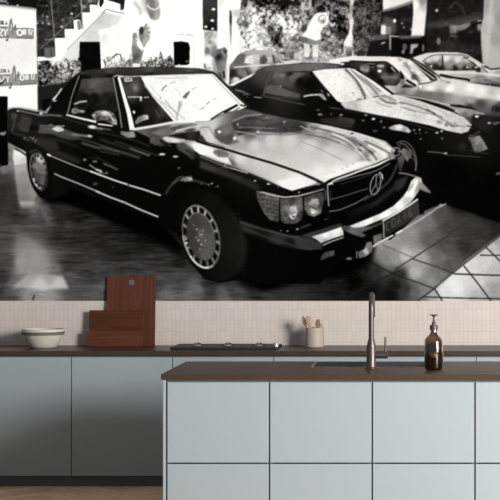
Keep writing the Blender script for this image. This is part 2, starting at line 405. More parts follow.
def mask(P, blur=0.0):
    """polygon -> (y0,y1,x0,x1,mask) in canvas cells"""
    P = np.asarray(P, float)
    X = (P[:, 0]-AX0)*SS; Y = (P[:, 1]-AY0)*SS
    pad = int(blur*SS*3)+2
    x0 = max(0, int(X.min())-pad); x1 = min(AW, int(X.max())+pad+1)
    y0 = max(0, int(Y.min())-pad); y1 = min(AH, int(Y.max())+pad+1)
    if x1 <= x0 or y1 <= y0: return None
    m = np.zeros((y1-y0, x1-x0+1), np.float32)
    X2 = np.roll(X, -1); Y2 = np.roll(Y, -1)
    for j in range(y0, y1):
        yc = j+.5
        h = (Y <= yc) != (Y2 <= yc)
        if not h.any(): continue
        xs = np.sort(X[h]+(yc-Y[h])*(X2[h]-X[h])/(Y2[h]-Y[h]))
        for a, b in zip(xs[::2], xs[1::2]):
            ia = int(round(min(max(a, x0), x1)))-x0; ib = int(round(min(max(b, x0), x1)))-x0
            m[j-y0, ia:ib] = 1
    m = m[:, :-1]
    if blur > 0: m = gauss(m, blur*SS)
    return y0, y1, x0, x1, m

def shade(v, y0, y1, x0, x1):
    if np.isscalar(v): return v
    xx = (np.arange(x0, x1)+.5)/SS+AX0; yy = ((np.arange(y0, y1)+.5)/SS+AY0)[:, None]
    num = 0; den = 0
    if len(v) == 2:
        (ax, ay, av), (bx, by, bv) = v
        L = (bx-ax)**2+(by-ay)**2
        t = np.clip(((xx-ax)*(bx-ax)+(yy-ay)*(by-ay))/L, 0, 1)
        return av+(bv-av)*t
    for px, py, pv in v:
        w = 1/(((xx-px)**2+(yy-py)**2)**1.6+2.0)
        num = num+w*pv; den = den+w
    return num/den

def put(mk, v, a=1.0, tex=None):
    if mk is None: return
    y0, y1, x0, x1, m = mk
    s = shade(v, y0, y1, x0, x1)
    if tex is not None: s = s+tex[y0:y1, x0:x1]
    m = m*a
    CV[y0:y1, x0:x1] = CV[y0:y1, x0:x1]*(1-m)+s*m

def poly(pts, v, blur=.35, a=1.0, sm=False, tex=None):
    P = spline(pts) if sm else pts
    put(mask(P, blur), v, a, tex)

def line(pts, v, w=1.0, blur=.3, a=1.0, sm=False, w2=None):
    P = spline(pts, False) if sm else np.array(pts, float)
    n = len(P); W = np.linspace(w, w if w2 is None else w2, n)
    T = np.gradient(P, axis=0); T /= np.maximum(np.hypot(T[:, 0], T[:, 1]), 1e-6)[:, None]
    N = np.stack([-T[:, 1], T[:, 0]], 1)*W[:, None]/2
    put(mask(np.concatenate([P+N, (P-N)[::-1]]), blur), v, a)

def ell(cx, cy, rx, ry, v, rot=0, blur=.35, a=1.0, a0=0, a1=360):
    t = np.radians(np.linspace(a0, a1, 48)); r = np.radians(rot)
    x = rx*np.cos(t); y = ry*np.sin(t)
    put(mask(np.stack([cx+x*np.cos(r)-y*np.sin(r), cy+x*np.sin(r)+y*np.cos(r)], 1), blur), v, a)

def ring(cx, cy, rx, ry, v, w=1.0, rot=0, a0=0, a1=360, blur=.3, a=1.0):
    t = np.radians(np.linspace(a0, a1, 60)); r = np.radians(rot)
    x = rx*np.cos(t); y = ry*np.sin(t)
    line(np.stack([cx+x*np.cos(r)-y*np.sin(r), cy+x*np.sin(r)+y*np.cos(r)], 1), v, w, blur, a)

def noise(sx, sy, seed):
    r = np.random.RandomState(seed)
    gw = int((AX1-AX0)/sx)+3; gh = int((AY1-AY0)/sy)+3
    g = r.rand(gh, gw).astype(np.float32)
    u = np.arange(AW)/SS/sx; w = np.arange(AH)/SS/sy
    iu = u.astype(int); iw = w.astype(int); fu = u-iu; fw = (w-iw)[:, None]
    fu = fu*fu*(3-2*fu); fw = fw*fw*(3-2*fw)
    a = g[iw][:, iu]; b = g[iw][:, iu+1]; c = g[iw+1][:, iu]; d = g[iw+1][:, iu+1]
    return (a*(1-fu)+b*fu)*(1-fw)+(c*(1-fu)+d*fu)*fw-.5

N1 = noise(1.3, 1.3, 1); N2 = noise(2.6, 2.6, 2); N4 = noise(5, 5, 3); NST = noise(9, 1.4, 4); NST2 = noise(26, 3.0, 5)
LEAF = N1*150+N2*230+N4*110
def specks(lst, v=None):
    for s in lst:
        ell(s[0], s[1], s[2], s[3] if len(s) > 4 else s[2]*.8, s[-1], blur=.45)
# ================= floor (drawn before the cars) =================
poly([(-30,110),(300,110),(440,200),(420,301),(-30,301)],
 [(-20,170,70),(4,175,75),(3,165,110),(10,168,110),(8,185,50),(0,200,45),(12,200,55),(30,158,215),(28,168,150),(25,180,130),(33,190,110),(27,197,125),(35,203,120),(24,208,60),(15,210,50),(45,210,90),(48,222,75),(55,205,40),(20,236,90),(5,235,75),(30,250,130),(22,262,165),(10,262,80),(35,262,160),(15,285,120),(45,268,145),(55,272,120),(3,275,60),(0,290,70),(70,280,90),(68,265,62),(75,250,50),(60,235,50),(60,220,48),(80,215,36),(80,235,40),(90,270,62),(80,294,88),(100,290,95),(45,294,175),(30,296,160),(10,296,90),(100,240,38),(120,225,28),(120,250,40),(140,235,22),(150,225,8),(130,270,62),(160,265,50),(180,262,34),(160,285,75),(165,293,110),(195,290,110),(180,275,70),(210,285,50),(230,288,60),(225,296,95),(240,296,70),(250,285,26),(200,240,8),(250,270,10),(270,280,10),(270,294,55),(290,290,48),(300,270,4),(330,270,4),(320,292,40),(340,285,20),(300,296,60),(360,285,10),(345,296,30)],blur=.6,tex=NST*26+NST2*22+N2*6)
poly([(12,287.5),(28,273.5),(45,273),(63,276),(69,288.5),(40,289)],[(15,286,195),(30,276,190),(40,285,232),(60,284,228),(50,275,185)],blur=1.3,a=.9,tex=NST*10)
poly([(15,245),(40,244),(50,260),(44,274),(16,274)],172,blur=3.5,a=.7); poly([(17,234),(32,236),(34,247),(15,247)],150,blur=2.4,a=.65)
poly([(-30,172),(12.6,159),(13.5,170),(16,192),(17,206),(-30,212)],[(5,168,110),(2,190,45),(10,205,55),(5,178,60)],blur=2,a=.7)
poly([(2,166),(12.6,160.5),(13.6,170),(3,175)],[(4,168,125),(12,163,135),(8,173,100)],blur=.5); line([(3,169.5),(12,166)],85,.7)
poly([(14,149),(27,150),(28,162),(27,164),(15,166),(13,158)],[(20,152,245),(24,162,210),(16,160,225)],blur=.7)
poly([(14,166),(27,163),(29,172),(32,182),(38,193),(34,201),(19,201),(17,185)],[(20,168,175),(24,176,150),(24,190,135),(34,192,150),(25,199,125)],blur=.8)
poly([(19,201),(35,201),(33.5,209),(21,208)],[(27,203,180),(27,207,130)],blur=1)
line([(41,206),(44,213),(49,222)],110,3,blur=1.6); line([(33,300),(33.6,297.5),(35,295)],40,1.6,blur=.6)
# tiled floor at the right
poly([(345,301),(352,262),(372,246),(395,232),(418,214),(430,207),(450,203),(535,190),(535,230),(500,235),(468,259),(440,285),(418,301)],
 [(375,246,150),(390,240,150),(410,232,135),(425,222,110),(440,212,75),(460,206,35),(490,208,18),(500,225,30),(480,232,45),(465,225,52),(450,228,60),(430,240,85),(445,245,70),(465,245,45),(478,245,50),(440,258,100),(450,265,80),(420,258,160),(405,256,185),(415,272,170),(430,280,130),(440,276,110),(395,258,140),(385,258,125),(365,252,120),(400,275,45),(395,285,20),(390,296,15),(405,290,50),(415,292,95),(425,290,125),(375,270,40),(365,268,22),(370,290,14),(355,280,4),(350,265,18)],blur=.6,tex=NST*10+N2*8)
poly([(535,205),(500,235.5),(472,257),(452,273),(434,288),(418,301),(535,301)],[(497,240,150),(490,245,180),(480,252,185),(485,262,195),(495,270,175),(470,265,205),(465,270,215),(475,282,200),(455,285,228),(445,293,215),(495,290,150),(480,295,170),(430,296,165),(425,299,120),(500,300,140),(530,280,140)],blur=.5,tex=N2*10)
line([(535,206),(500,235.6),(470,258.8),(450,275),(434,288.5),(417,301)],50,1.6,blur=.5); line([(468,262),(452,274.5),(438,286)],228,.7,a=.4)
for p,v,w in [([(485.5,246.8),(501,262),(530,290)],45,1.4),([(480,255),(530,255.4)],45,1.3),([(463.5,265.5),(476,281),(491,301)],45,1.5),([(453.5,273.6),(480,274.6),(530,276)],40,1.5),([(434.3,288.5),(443,302)],50,1.6),([(422,296.5),(450,297.6),(530,299)],50,1.4)]: line(p,v,w,blur=.35)
for p,v,w,a in [([(395,269),(412,258.5),(430,247),(448,235.6)],45,1.3,.9),([(412,258.5),(430,264.5),(454,273)],50,1.4,.9),([(448,235.5),(487,247)],60,1.6,.5),([(402,277),(417,282),(434,288.4)],35,1.4,.9),([(363,258),(390,272),(402,277)],25,1.3,.8),([(382,244.5),(412,257)],70,1,.7),([(400,270),(389,275),(340,300)],30,1.3,.8),([(436,228),(470,212)],30,1,.35),([(448,234),(480,215)],30,1.2,.4)]: line(p,v,w,blur=.45,a=a)
line([(280,301),(300,289),(325,277)],60,1,blur=.8,a=.4)
poly([(262,298),(282,289),(300,283),(318,280),(340,285),(345,301),(262,301)],[(268,297,60),(285,292,50),(300,288,32),(330,292,22)],blur=1.2,a=.5)
# ================= backdrop of the print =================
# dark glazing behind the stair
poly([(34,-20),(101,-20),(101,20),(84,32),(56,58),(34,62)], [(40,3,25),(60,10,38),(75,10,30),(90,5,55),(45,30,45),(60,30,48),(40,50,42),(95,0,70),(72,25,50)], tex=N2*34+N1*24)
for s in [(47.5,17,1.2,1.2,185),(43,23,1,1.2,160),(49,24,1.2,1.2,170),(54,25.5,1,1,150),(62,27,1.8,1.2,175),(72,14,1.3,.9,235),(46.5,6,.9,.9,120),(63,20,1.8,1.5,90),(71,18,2.5,1.2,85),(75,6,2.5,.8,100),(84,7,2.4,1.8,135),(90,1,2.5,2,120),(43,16,.8,2.5,110),(37,23.5,1.6,1,190)]: ell(s[0],s[1],s[2],s[3],s[4],blur=.5)
line([(47,16),(47.5,25)],110,.7); line([(40,6),(49,6),(50,20)],85,.7,a=.6)
line([(51.3,-20),(51.3,0),(55,42)],105,1.3); line([(81,-20),(81.3,0),(83,28)],150,1.1)
line([(40,49),(52,39),(68,24),(80,14),(84,8)],105,.9); line([(34,21),(50,20.5)],85,.6)
# white wall, right of the stair
poly([(101,-20),(256,-20),(244,45),(235,110),(60,110),(36,88),(36,59),(60,59),(84,33),(101,14)],243)
poly([(124,-20),(205,-20),(205,75),(128,75)],[(128,10,240),(200,10,247),(160,30,247)],blur=1)
# stair
poly([(36,58.5),(37,57),(55.5,57),(55.3,38.3),(65.3,38.2),(64.8,29.2),(74.3,29.2),(74,20.2),(80.2,20),(82.8,30),(83.6,28),(82.6,12.6),(90.3,12.8),(90,5),(97,5.2),(97,8),(99,0),(101,-4),(112,-4),(101,15.5),(67,50),(60,60),(50,66),(37,64)],248,blur=.4)
poly([(76.8,21.5),(80.5,20.5),(82.8,28.5),(78,30.5)],135,blur=.4); line([(79,21.5),(80,30)],90,1)
poly([(44.5,48),(54,48),(55.5,56.5),(50,58.5),(45,58)],95,blur=.6); line([(51,49),(52,57)],60,1.6)
line([(37,62),(40,59),(52,59.5),(60,55)],235,1.4)
line([(45,40),(55,39.3)],110,1)
# wedge under the stair
poly([(101,15),(104,11),(108,13),(122,16),(119,24),(108,29),(100,31),(101,47),(96,80),(56,72),(62,58),(67,50)],[(100,20,178),(92,35,190),(80,45,205),(70,55,210),(108,20,190),(115,22,205),(100,30,196),(70,65,190)],blur=.8)
poly([(101,34),(124,30),(119,42),(110,60),(101,62)],[(101,35,205),(115,35,232),(105,50,222)],blur=1)
line([(67,50),(84,33),(101,15.5)],125,.8,a=.8)
line([(100,33),(106,31),(114,32),(120,28)],246,3.4,blur=1)
line([(117,41),(121,33),(124,27)],215,2,blur=1)
line([(103,13),(106,9.7),(112,11),(117,12.5),(124.5,13.6)],118,1.1,blur=.35); line([(104,12),(101,16)],150,1.4)
poly([(107,-20),(124.6,-20),(125,1),(124,9.5),(121,10.8),(120.8,4.5),(113,1.8),(108,.8)],22)
poly([(99,-20),(104,-20),(104,3),(101,8),(99.6,6)],25); line([(120.6,4.5),(121,10.5)],110,1.4)
# hanging vase / column shapes
poly([(143,-20),(163,-20),(158.5,-2),(160.5,14),(159,19),(155,21),(150.5,19),(147,12),(143,0)],[(148,0,105),(153,5,125),(158,5,150),(152,15,125),(156,17,160),(160,0,200),(145,0,190)],blur=.6)
line([(134,2),(140,9),(141,15)],175,3,blur=1.2); line([(142,0),(146,12)],190,2.5,blur=1)
line([(147,5),(150,8),(154,9.8),(158,8.5),(160.5,4)],235,1.2,sm=True)
for x,v in ((151.5,85),(154,90),(156.5,165)): line([(x,-5),(x,8)],v,1.2,blur=.5,a=.7); line([(x-.3,11),(x,18)],v+10,1.2,blur=.5,a=.6)
ell(125,21.5,1.6,1.6,220,blur=.8)
# cactus like pots
poly([(133,33),(136.5,33),(138,38),(138,42),(141.5,51),(140,63),(132.5,64),(131.8,48)],[(134,36,120),(134,50,110),(137,58,70),(136,42,150),(139,60,120)],blur=.6)
poly([(139.4,29),(142,26.3),(144.5,27.5),(146,24.5),(148,24),(147,27.5),(150,27.5),(149,30),(151,32),(149.5,36),(150,39),(144,48.5),(140,41),(139,36)],[(141.5,31,45),(146,32,160),(146,40,165),(142,38,120),(149,31,185)],blur=.5)
ell(141.5,31,1.7,3.6,48,blur=.7); line([(144.5,27),(147.5,23.8)],110,.9); line([(146,29),(150,27.5)],105,1); line([(147,32),(150.5,33)],110,1); line([(147,36),(150.5,36.5)],130,.9)
ell(139.7,45,2.2,4.3,248,rot=-22,blur=.6); poly([(141,52),(144,49),(142,58),(140,64),(137,64)],105,blur=.6); line([(136,38),(139,41)],225,1.4)
# planting strips
LF2=N1*200+N2*120
poly([(104,62),(108,56),(112,58),(116,53.5),(119,54),(121,60),(124,57),(126,62),(129,59),(131,53),(133,64),(133,71),(104,71)],[(106,62,190),(117,60,205),(128,62,150),(112,66,150),(122,66,130)],blur=.5,tex=LF2*.6)
for p in [[(112,58),(117,54),(120.5,54.5),(122,61)],[(104,60),(106,66)],[(108,60),(112,64)],[(128,60),(131,66)]]: line(p,45,1.2)
ell(118,60,1.8,1.8,235); ell(110,63,1.5,1.5,225)
poly([(140,62),(143,60),(146,62),(150,58.5),(152,62),(156,56),(158,60),(161,51.5),(163,58),(167,61),(170,55),(173,60),(175,64),(175,71),(140,71)],[(145,64,140),(152,64,120),(160,60,150),(167,63,70),(172,64,90)],blur=.5,tex=LF2*.7)
for p in [[(151,57),(153,66)],[(160.5,52),(163.5,62)],[(165,61),(170,56)],[(146,62),(147,69)],[(157,58),(155,68)],[(168,64),(174,66)]]: line(p,70,1.1,a=.8)
# speaker boxes
poly([(80,42),(100,42),(101.3,67),(101,90),(78,90)],6)
line([(79.5,58),(81,70)],12,3)
poly([(173.8,42.2),(182,41.5),(188.5,42.8),(190,47),(189.5,64),(187,65.3),(174.2,65.5)],5)
ell(187,61.5,1.3,1,110); ell(179.3,66,1.8,1.4,235)
line([(175.5,35),(184,34.3)],190,.8); line([(186,34.8),(193.5,35.8)],175,.9); line([(183.5,35),(183.5,40)],222,.7); line([(193.8,36),(195,68)],215,.7)
# leaves behind the banner (bottom left)
poly([(37,62),(46,60.5),(50,61),(53,66),(58,60),(62,64),(66,58),(70,62),(75,60),(81,62),(81,72),(70,84),(60,92),(36,92)],[(42,65,70),(47,63,35),(52,72,80),(45,82,60),(60,68,130),(66,66,165),(72,62,120),(60,80,120),(70,75,110),(78,70,130),(39,88,35),(66,85,60)],blur=.5,tex=LF2*.75)
for s in [(47,63,2.4,1.8,15),(40,68,2,1.5,20),(39,63.5,1.8,1,200),(52,62,1.5,2,180),(57,69,1.3,2,25),(66,65,1.3,3,205),(69,66,.9,4,60),(44,80,2.6,2,140),(43,75,1.4,2,115),(68,74,2,1.4,185),(51,70,1.6,1.5,170),(75,72,1.6,1.2,160),(55,75,1.5,3,45),(77,64,2.6,1,90),(64,77,3,2,150),(50,84,3,1.5,90),(59,82,2.5,3,120),(46,69,1.5,2.5,90)]: ell(s[0],s[1],s[2],s[3],s[4],blur=.5)
poly([(36,87),(66,83),(71,78),(76,78),(72,92),(60,105),(37,112)],26,blur=.8)
line([(62.2,88.5),(58.5,95),(54,100.5)],215,1.6,blur=.5,w2=4)
# centre: dark opening, columns
poly([(202.5,-20),(218,-20),(217.5,32),(203,30)],[(210,5,52),(204,20,42),(215,20,40),(210,26,22)],blur=.4,tex=N1*12)
for s in [(213.6,9.5,1.9,1.3,240),(212.3,20.8,1.9,1.2,238),(206,27,1.4,1.3,235),(212.7,29,1.4,1.1,235)]: ell(s[0],s[1],s[2],s[3],s[4])
poly([(204,31),(217.5,31),(217,75),(208,80),(205,50)],[(210,35,155),(215,36,190),(210,42,150),(216,40,235),(210,46,200),(215,50,110)],blur=.8,tex=N2*60)
poly([(217.8,-20),(229.5,-20),(230,60),(218.5,60)],247,blur=.5)
poly([(218,-20),(227,-20),(224,3),(219,9)],222,blur=.6)
poly([(229.5,10),(231.5,11.5),(232.5,20),(231.5,45),(230.2,45),(229.6,22)],[(231,15,50),(231,20,20),(231,30,110),(231,42,170)],blur=.5)
poly([(232,10),(246,9),(246,18),(233,17)],195,blur=1.4)
poly([(232,18),(238,18),(244,40),(240,60),(232,70)],246,blur=.8)
poly([(229,-20),(240,-20),(242,8),(230,8)],243,blur=1)
# ivy and flowers at the centre
poly([(236,20),(240,16),(243,-20),(412,-20),(412,57),(340,62),(240,60),(244,46),(240,32)],
 [(245,3,60),(250,10,190),(262,3,50),(262,12,140),(256,20,225),(252,27,235),(268,20,110),(262,27,110),(246,25,110),(242,33,190),(250,35,190),(256,42,225),(272,15,90),(285,5,25),(276,22,160),(283,22,225),(272,30,80),(278,40,60),(292,30,225),(296,20,130),(290,38,190),(297,5,40),(287,12,110),(285,50,140),(270,55,190),(260,55,220),(300,45,120),(301,6,130),(305,20,110),(306,33,100),(312,15,70),(322,5,60),(335,15,60),(345,10,70),(334,30,55),(342,25,40),(345,45,90),(327,30,100),(330,45,120),(338,55,150),(320,55,150),(305,55,150),(352,20,80),(360,10,50),(372,15,60),(378,5,40),(382,30,45),(355,40,85),(365,45,70),(375,48,45),(368,30,55),(395,35,60),(390,52,40),(405,25,50),(405,50,40)],
 blur=.6,tex=LEAF*.62)
poly([(243,28),(266,12),(302,14),(300,48),(284,38),(270,24),(262,40),(255,60),(238,60)],[(255,25,205),(290,28,205),(250,50,215),(296,45,120)],blur=1.6,a=.45,tex=LEAF*.8)
for s in [(254,10,2.6,2.2,240),(255,17,2.2,2.5,235),(260,14,1.8,1.5,225),(268,12.5,1.3,1.5,235),(278.5,16.5,2,1.7,245),(273,19,1.6,2,232),(267,19,1.4,2,210),(252,27,2.8,1.6,240),(262,31,2.6,2,225),(283,24,3.2,3.4,238),(291,22,1.6,4,240),(296,24,1.4,2.6,235),(293,32,4.2,3.2,240),(276,30,1.6,1.6,215),(268,40,2.4,2,215),(260,45,3,2,235),(253,46,3,2.5,240),(283,41,1.4,3,215),(282,12,1.6,1,190),(297,10,2,1,180),(264,22,1.7,2.6,30),(270,18,1,2.6,30),(269,28,2,2.2,65),(272,34,3,1.6,75),(281,29,1.6,3,30),(277,38,2.2,2.4,25),(280,45,2,2,30),(286.5,20,1.2,2,40),(294.5,19.5,2,1.4,60),(287,28.5,1,1,40),(262,17.5,2.4,.8,60),(274,12,2,2.4,40),(259,2,3,2,30),(285,3,9,3,20),(296,4,5,2.4,25),(277,25.5,3.5,.7,90),(246,24,2.5,2.6,85),(242,33,1.4,2,60),(244,38,1.5,1.5,70),(238,22,1.4,2,120),(246,2,3,2.2,60),(249,5,1.6,4,180)]: ell(s[0],s[1],s[2],s[3],s[4],blur=.55,a=.9)
poly([(284,42),(302,38),(302,66),(286,66)],140,blur=1.5,a=.6,tex=LEAF*.25)
line([(284,64),(290,62),(302,61)],220,2.2,blur=.8)
# planting between the figures (right of the flowers)
for s in [(303,7,1.6,4.5,195),(302,15,1.4,2,150),(310,5,1.6,4.5,190),(312,10,1.6,2.5,160),(317,5,2.5,1,120),(305,21,1.2,4,170),(301,24,1,3,210),(320,9,4.5,2,25),(316,1,1.5,3,60),(303,28,1.4,3,60),(309,26,1.2,2,120),(332,6,2,1.8,140),(326,14,1.5,1.2,110),(331.5,13.5,1.2,1.2,150),(335,16,2,1.3,170),(341,13,2,1.4,120),(342,4,3,3,25),(328,2,2,1.6,120),(337,8,1.5,1.2,120),(332.5,25.5,1.9,1.5,225),(334.5,24,1,1.3,240),(328,33.5,2.1,1.8,195),(333,29,1,2,90),(332,37,1.8,1.2,200),(330.5,40,1.2,2.2,170),(336,40,1.3,1.2,170),(340,22,4,3,30),(326,41,1.6,3,110),(342,35,4,4,50),(325,36,2,1.4,60),(322,32,1.2,2.5,140),(338,47,3,2,100),(330,49,2,2,130),(321,28,1.5,2,120)]: ell(s[0],s[1],s[2],s[3],s[4],blur=.55)
poly([(300,50),(340,50),(344,60),(330,64),(298,65)],[(302,55,190),(306,55,220),(310,57,110),(315,54,230),(322,57,150),(328,56,190),(335,54,110)],blur=1,a=.75,tex=LEAF*.35)
# white statue / vase between
poly([(350,-20),(356.5,-20),(353,8),(352,15),(354,21),(353,26),(352,32),(354.5,42),(354,50),(356,57),(345,57),(343.5,50),(344,42),(348.5,34),(349.5,26),(349,20),(347.5,17),(349.5,12)],[(352,0,215),(351,10,160),(350,18,190),(351,22,235),(349,35,245),(348,44,248),(352,44,225)],blur=.5)
poly([(344,46),(354,47.5),(353,56),(346,57)],[(348,48,160),(350,54,75)],blur=.7)
poly([(352,50),(357,51),(359,58),(352,59)],215,blur=.6)
# ivy column
IV=N1*150+N2*90
poly([(356,-20),(382,-20),(381,15),(380,40),(374,46),(362,55),(354,56),(352.5,44),(354,30),(354,18)],[(357,5,60),(363,14,95),(372,8,55),(378,5,40),(370,25,60),(362,30,95),(357,36,80),(360,28,60),(376,30,50),(366,38,70),(356,48,95),(362,50,90),(378,18,65)],blur=.6,tex=IV*.55)
for s in [(368,17,2,3,25),(360,28.5,2,2.6,25),(354.5,36,1.2,2,30),(369,30,1.8,2.6,22),(376,25,1,3,35),(378,32,1.4,4,30)]: ell(s[0],s[1],s[2],s[3],s[4],blur=.6)
ell(361,54,4.4,4,45,blur=.5)
# shop fronts at right
poly([(381,10),(420,-20),(486,-20),(484,66),(430,66),(400,60),(380,58),(379,40)],24,blur=.5,tex=N2*14)
poly([(382,-20),(425,-20),(414,1),(398,6.5),(383,10.6)],[(385,3,235),(395,3,228),(410,-3,225)],blur=.4)
line([(382,11.5),(395,8),(409,3.5),(416,0)],125,1.8,w2=3.4,blur=.6)
poly([(384,16),(396,20),(396,33),(380,36)],75,blur=1.2)
poly([(381,24),(386,24),(386,26.5),(391,27),(391,34),(381,36)],125,blur=.7); poly([(381.2,25.5),(385.7,26),(385.5,34.5),(381,34.5)],232,blur=.5)
ell(394.5,21,1.5,1.9,232); poly([(389,35),(400,36.5),(400,37.8),(391,37),(391,50),(389.5,50)],165,blur=.5)
poly([(391.5,38),(426,37),(427,54),(400,57),(391,57)],10,blur=.6)
poly([(372,36),(388,35),(388,39),(374,41)],85,blur=.8,tex=N1*30); poly([(370,41),(388,40),(388,57),(366,57)],20,blur=.8)
line([(381,44),(385,42.5)],165,1.6)
line([(400,20),(412,20)],48,3,blur=1.3); 
for s in [(402,23.5,1.1,1,165),(403.7,27.5,1,.9,160),(436.6,10.7,1.5,1.4,190),(446,23.5,1.4,.8,170),(451,7.5,1.2,.6,95),(411,29.5,1,1.6,140),(409,7.4,1.6,.6,75),(438.5,41.5,2.2,3.6,105),(404.5,47,2.2,3.5,85),(403,52,1.4,2,140),(423,48,1.2,4,95)]: ell(s[0],s[1],s[2],s[3],s[4],blur=.5)
poly([(410.5,44.5),(418,44),(417.5,47),(413.5,49),(412,54),(410,54)],165,blur=.6)
line([(426,26),(440,24),(450,22),(482,17)],62,5,blur=2); line([(438,27),(480,19)],80,1,blur=.6)
poly([(449,25.5),(464,24.5),(466,29),(456,34),(449.5,34)],[(455,29,125),(463,28,115),(452,33,95)],blur=.8,tex=N1*35)
poly([(463,24),(470,22),(470,27),(464,31)],118,blur=1); line([(457,37),(466,30),(476,24),(482,22)],15,2,blur=.8)
line([(450,36),(458,37)],100,1.4,blur=.7); line([(467,33.5),(473,32)],105,1.2,blur=.7); poly([(477,25),(481,24),(481,31),(477.5,32)],135,blur=.7); line([(477,21.5),(482,20.5)],130,1.4)
line([(450,8),(455,3),(462,8),(466,20)],55,1.6,blur=.8,sm=True); line([(471,14),(481,13)],55,1.2,blur=.6)
poly([(438,46),(450,38),(462,42),(481,38),(483,53),(440,54)],38,blur=1.8,tex=N2*22); poly([(456,30),(470,33),(480,30),(482,46),(460,44)],18,blur=1.5)
poly([(412.5,-20),(427.5,-20),(426.5,10),(424,36),(411,37),(413,15)],[(415,5,240),(423,2,140),(420,15,232),(415,30,232),(426,6,180)],blur=.5)
poly([(400,36.5),(422,35.5),(421,38),(400,39)],105,blur=.8)
# round pillar at right
poly([(484.5,-20),(535,-20),(535,70),(483,70),(481,45),(480.5,28),(483,18)],[(485,5,150),(489,20,175),(483,40,175),(495,5,150),(495,40,145),(489,50,170),(500,20,138),(530,20,120)],blur=.6)
line([(487,-20),(491.5,0),(488,40),(486,60)],182,3,blur=1.2)
# ================= banner =================
poly([(-30,0),(36.5,9),(38,112),(8,112),(8,97),(-30,97)],[(5,12,232),(20,14,236),(15,45,226),(25,45,222),(33,20,238),(5,60,228),(30,85,243),(15,100,246)],blur=.4)
poly([(-30,-20),(36,-20),(37,3),(36,8.5),(-30,1.5)],16); line([(-30,.5),(0,5.2),(18,7.2),(36.5,9.6)],140,1.7); line([(-30,3),(0,6.6),(36,11)],205,.9)
line([(0,1.5),(4,1),(9,4)],110,1.8); line([(4,3),(8,-1)],120,1.2); ell(2,1,2,1.6,130); line([(17,6),(18.5,5)],235,1.2)
GL={'R':[[(0,4),(0,0),(2,0),(2.4,1),(2,2),(0,2)],[(1,2),(2.6,4)]],'A':[[(0,4),(1.3,0),(2.6,4)],[(.6,2.6),(2,2.6)]],'E':[[(2.4,0),(0,0),(0,4),(2.4,4)],[(0,2),(2,2)]],'L':[[(0,0),(0,4),(2.2,4)]],'I':[[(0,0),(0,4)]],
'Z':[[(0,0),(2.4,0),(0,4),(2.6,4)]],'Y':[[(0,0),(1.3,2),(2.6,0)],[(1.3,2),(1.3,4)]],'O':[[(1.3,0),(2.6,1),(2.6,3),(1.3,4),(0,3),(0,1),(1.3,0)]],'T':[[(0,0),(2.6,0)],[(1.3,0),(1.3,4)]],'1':[[(.8,0),(.8,4)]],'M':[[(0,4),(0,0),(1.3,2),(2.6,0),(2.6,4)]],
'D':[[(0,0),(1.6,0),(2.6,1),(2.6,3),(1.6,4),(0,4),(0,0)]],'C':[[(2.6,.6),(1.6,0),(.4,.6),(0,2),(.4,3.4),(1.6,4),(2.6,3.4)]],'6':[[(2.4,.3),(1,.2),(0,2),(.2,3.6),(1.6,4),(2.5,3),(1.6,2),(.2,2.6)]],'3':[[(0,0),(2.4,0),(1,1.8),(2.5,2.8),(1.6,4),(0,3.8)]],'2':[[(0,.6),(1.3,0),(2.5,1),(0,4),(2.6,4)]],'4':[[(1.8,4),(1.8,0),(0,2.8),(2.7,2.8)]],'9':[[(2.3,2),(.6,2.2),(.2,1),(1.2,0),(2.4,.6),(2.3,3),(.8,4)]],'S':[[(2.5,.4),(1,0),(.1,1),(2.4,2.8),(1.4,4),(0,3.6)]],'-':[[(0,2),(2,2)]]}
def text(s,x,y,h,adv,v,w,sl=0.0,wx=1.0,shear=0.0,a=1.0):
    k=h/4
    for i,c in enumerate(s):
        for st in GL.get(c,[]):
            line([(x+i*adv+px*k*wx, y+py*k+(i*adv+px*k*wx)*sl+0) for px,py in st],v,w,blur=.22,a=a)
def logo(ox,oy,sl):
    f=lambda x,y:(x+ox,y+oy+x*sl)
    # dark band frame
    poly([f(-30,27.3),f(8,27.3),f(8,37.3),f(-30,37.3)],135,blur=.3)
    poly([f(16.5,28.2),f(33.6,28.2),f(33.6,37.8),f(16.5,37.8)],128,blur=.3)
    line([f(-30,27.3),f(8,27.3)],95,1.2); line([f(-30,37.6),f(8,37.6)],100,1.2)
    line([f(16.5,28.3),f(33.6,28.3)],105,1.0); line([f(33.6,28.2),f(33.6,37.8)],110,.9); line([f(33.6,37.8),f(14,37.8)],95,1.2)
    # wing emblem
    poly([f(8,38),f(8,30),f(10,22),f(11.5,18),f(12.5,22),f(13,28),f(15,26),f(17,28),f(16.5,38)],140,blur=.4)
    line([f(10,28),f(10.4,20),f(11.5,18.2),f(12.6,24),f(12.4,34)],85,.8); line([f(11.4,24),f(11.2,31)],215,.8); line([f(15,30),f(15.7,24.5)],75,1.3)
    line([f(8,35),f(8.5,38),f(7.5,40.5),f(6,40)],80,1.1); line([f(12.5,35),f(13,39)],140,.9); ell(f(7.2,40.3)[0],f(7.2,40.3)[1],1.1,.9,70)
logo(0,0,.02)
text('ZY',-.4,29.2,6.6,4.3,244,1.5,.02,.9); text('O',17.8,29.6,6.2,5,246,1.7,.02,1.15); text('RITZ',23.7,29.8,5,2.45,252,.95,.02,.55)
text('GALERIA',-7.3,21,3.6,2.2,35,.8,.03,.62)
logo(3.2,51.2-3.1,-.06)
text('GALERIA',-4.9,69.6,3.4,2.2,70,.8,-.02,.62); text('AZY',-2,76.6,5.6,4.2,236,1.3,-.03,.9); text('O',20.8,75.4,5,5,244,1.6,-.06,1.1); text('RITZ',26.2,75.1,4.8,2.45,252,.95,-.06,.55)
poly([(-30,81),(0,83.5),(3,82),(5.5,79.3),(6,80.2),(3,83.8),(0,85),(-30,86)],20,blur=.4)
line([(36.8,10),(37.6,60),(38.3,112)],120,.7,a=.7)
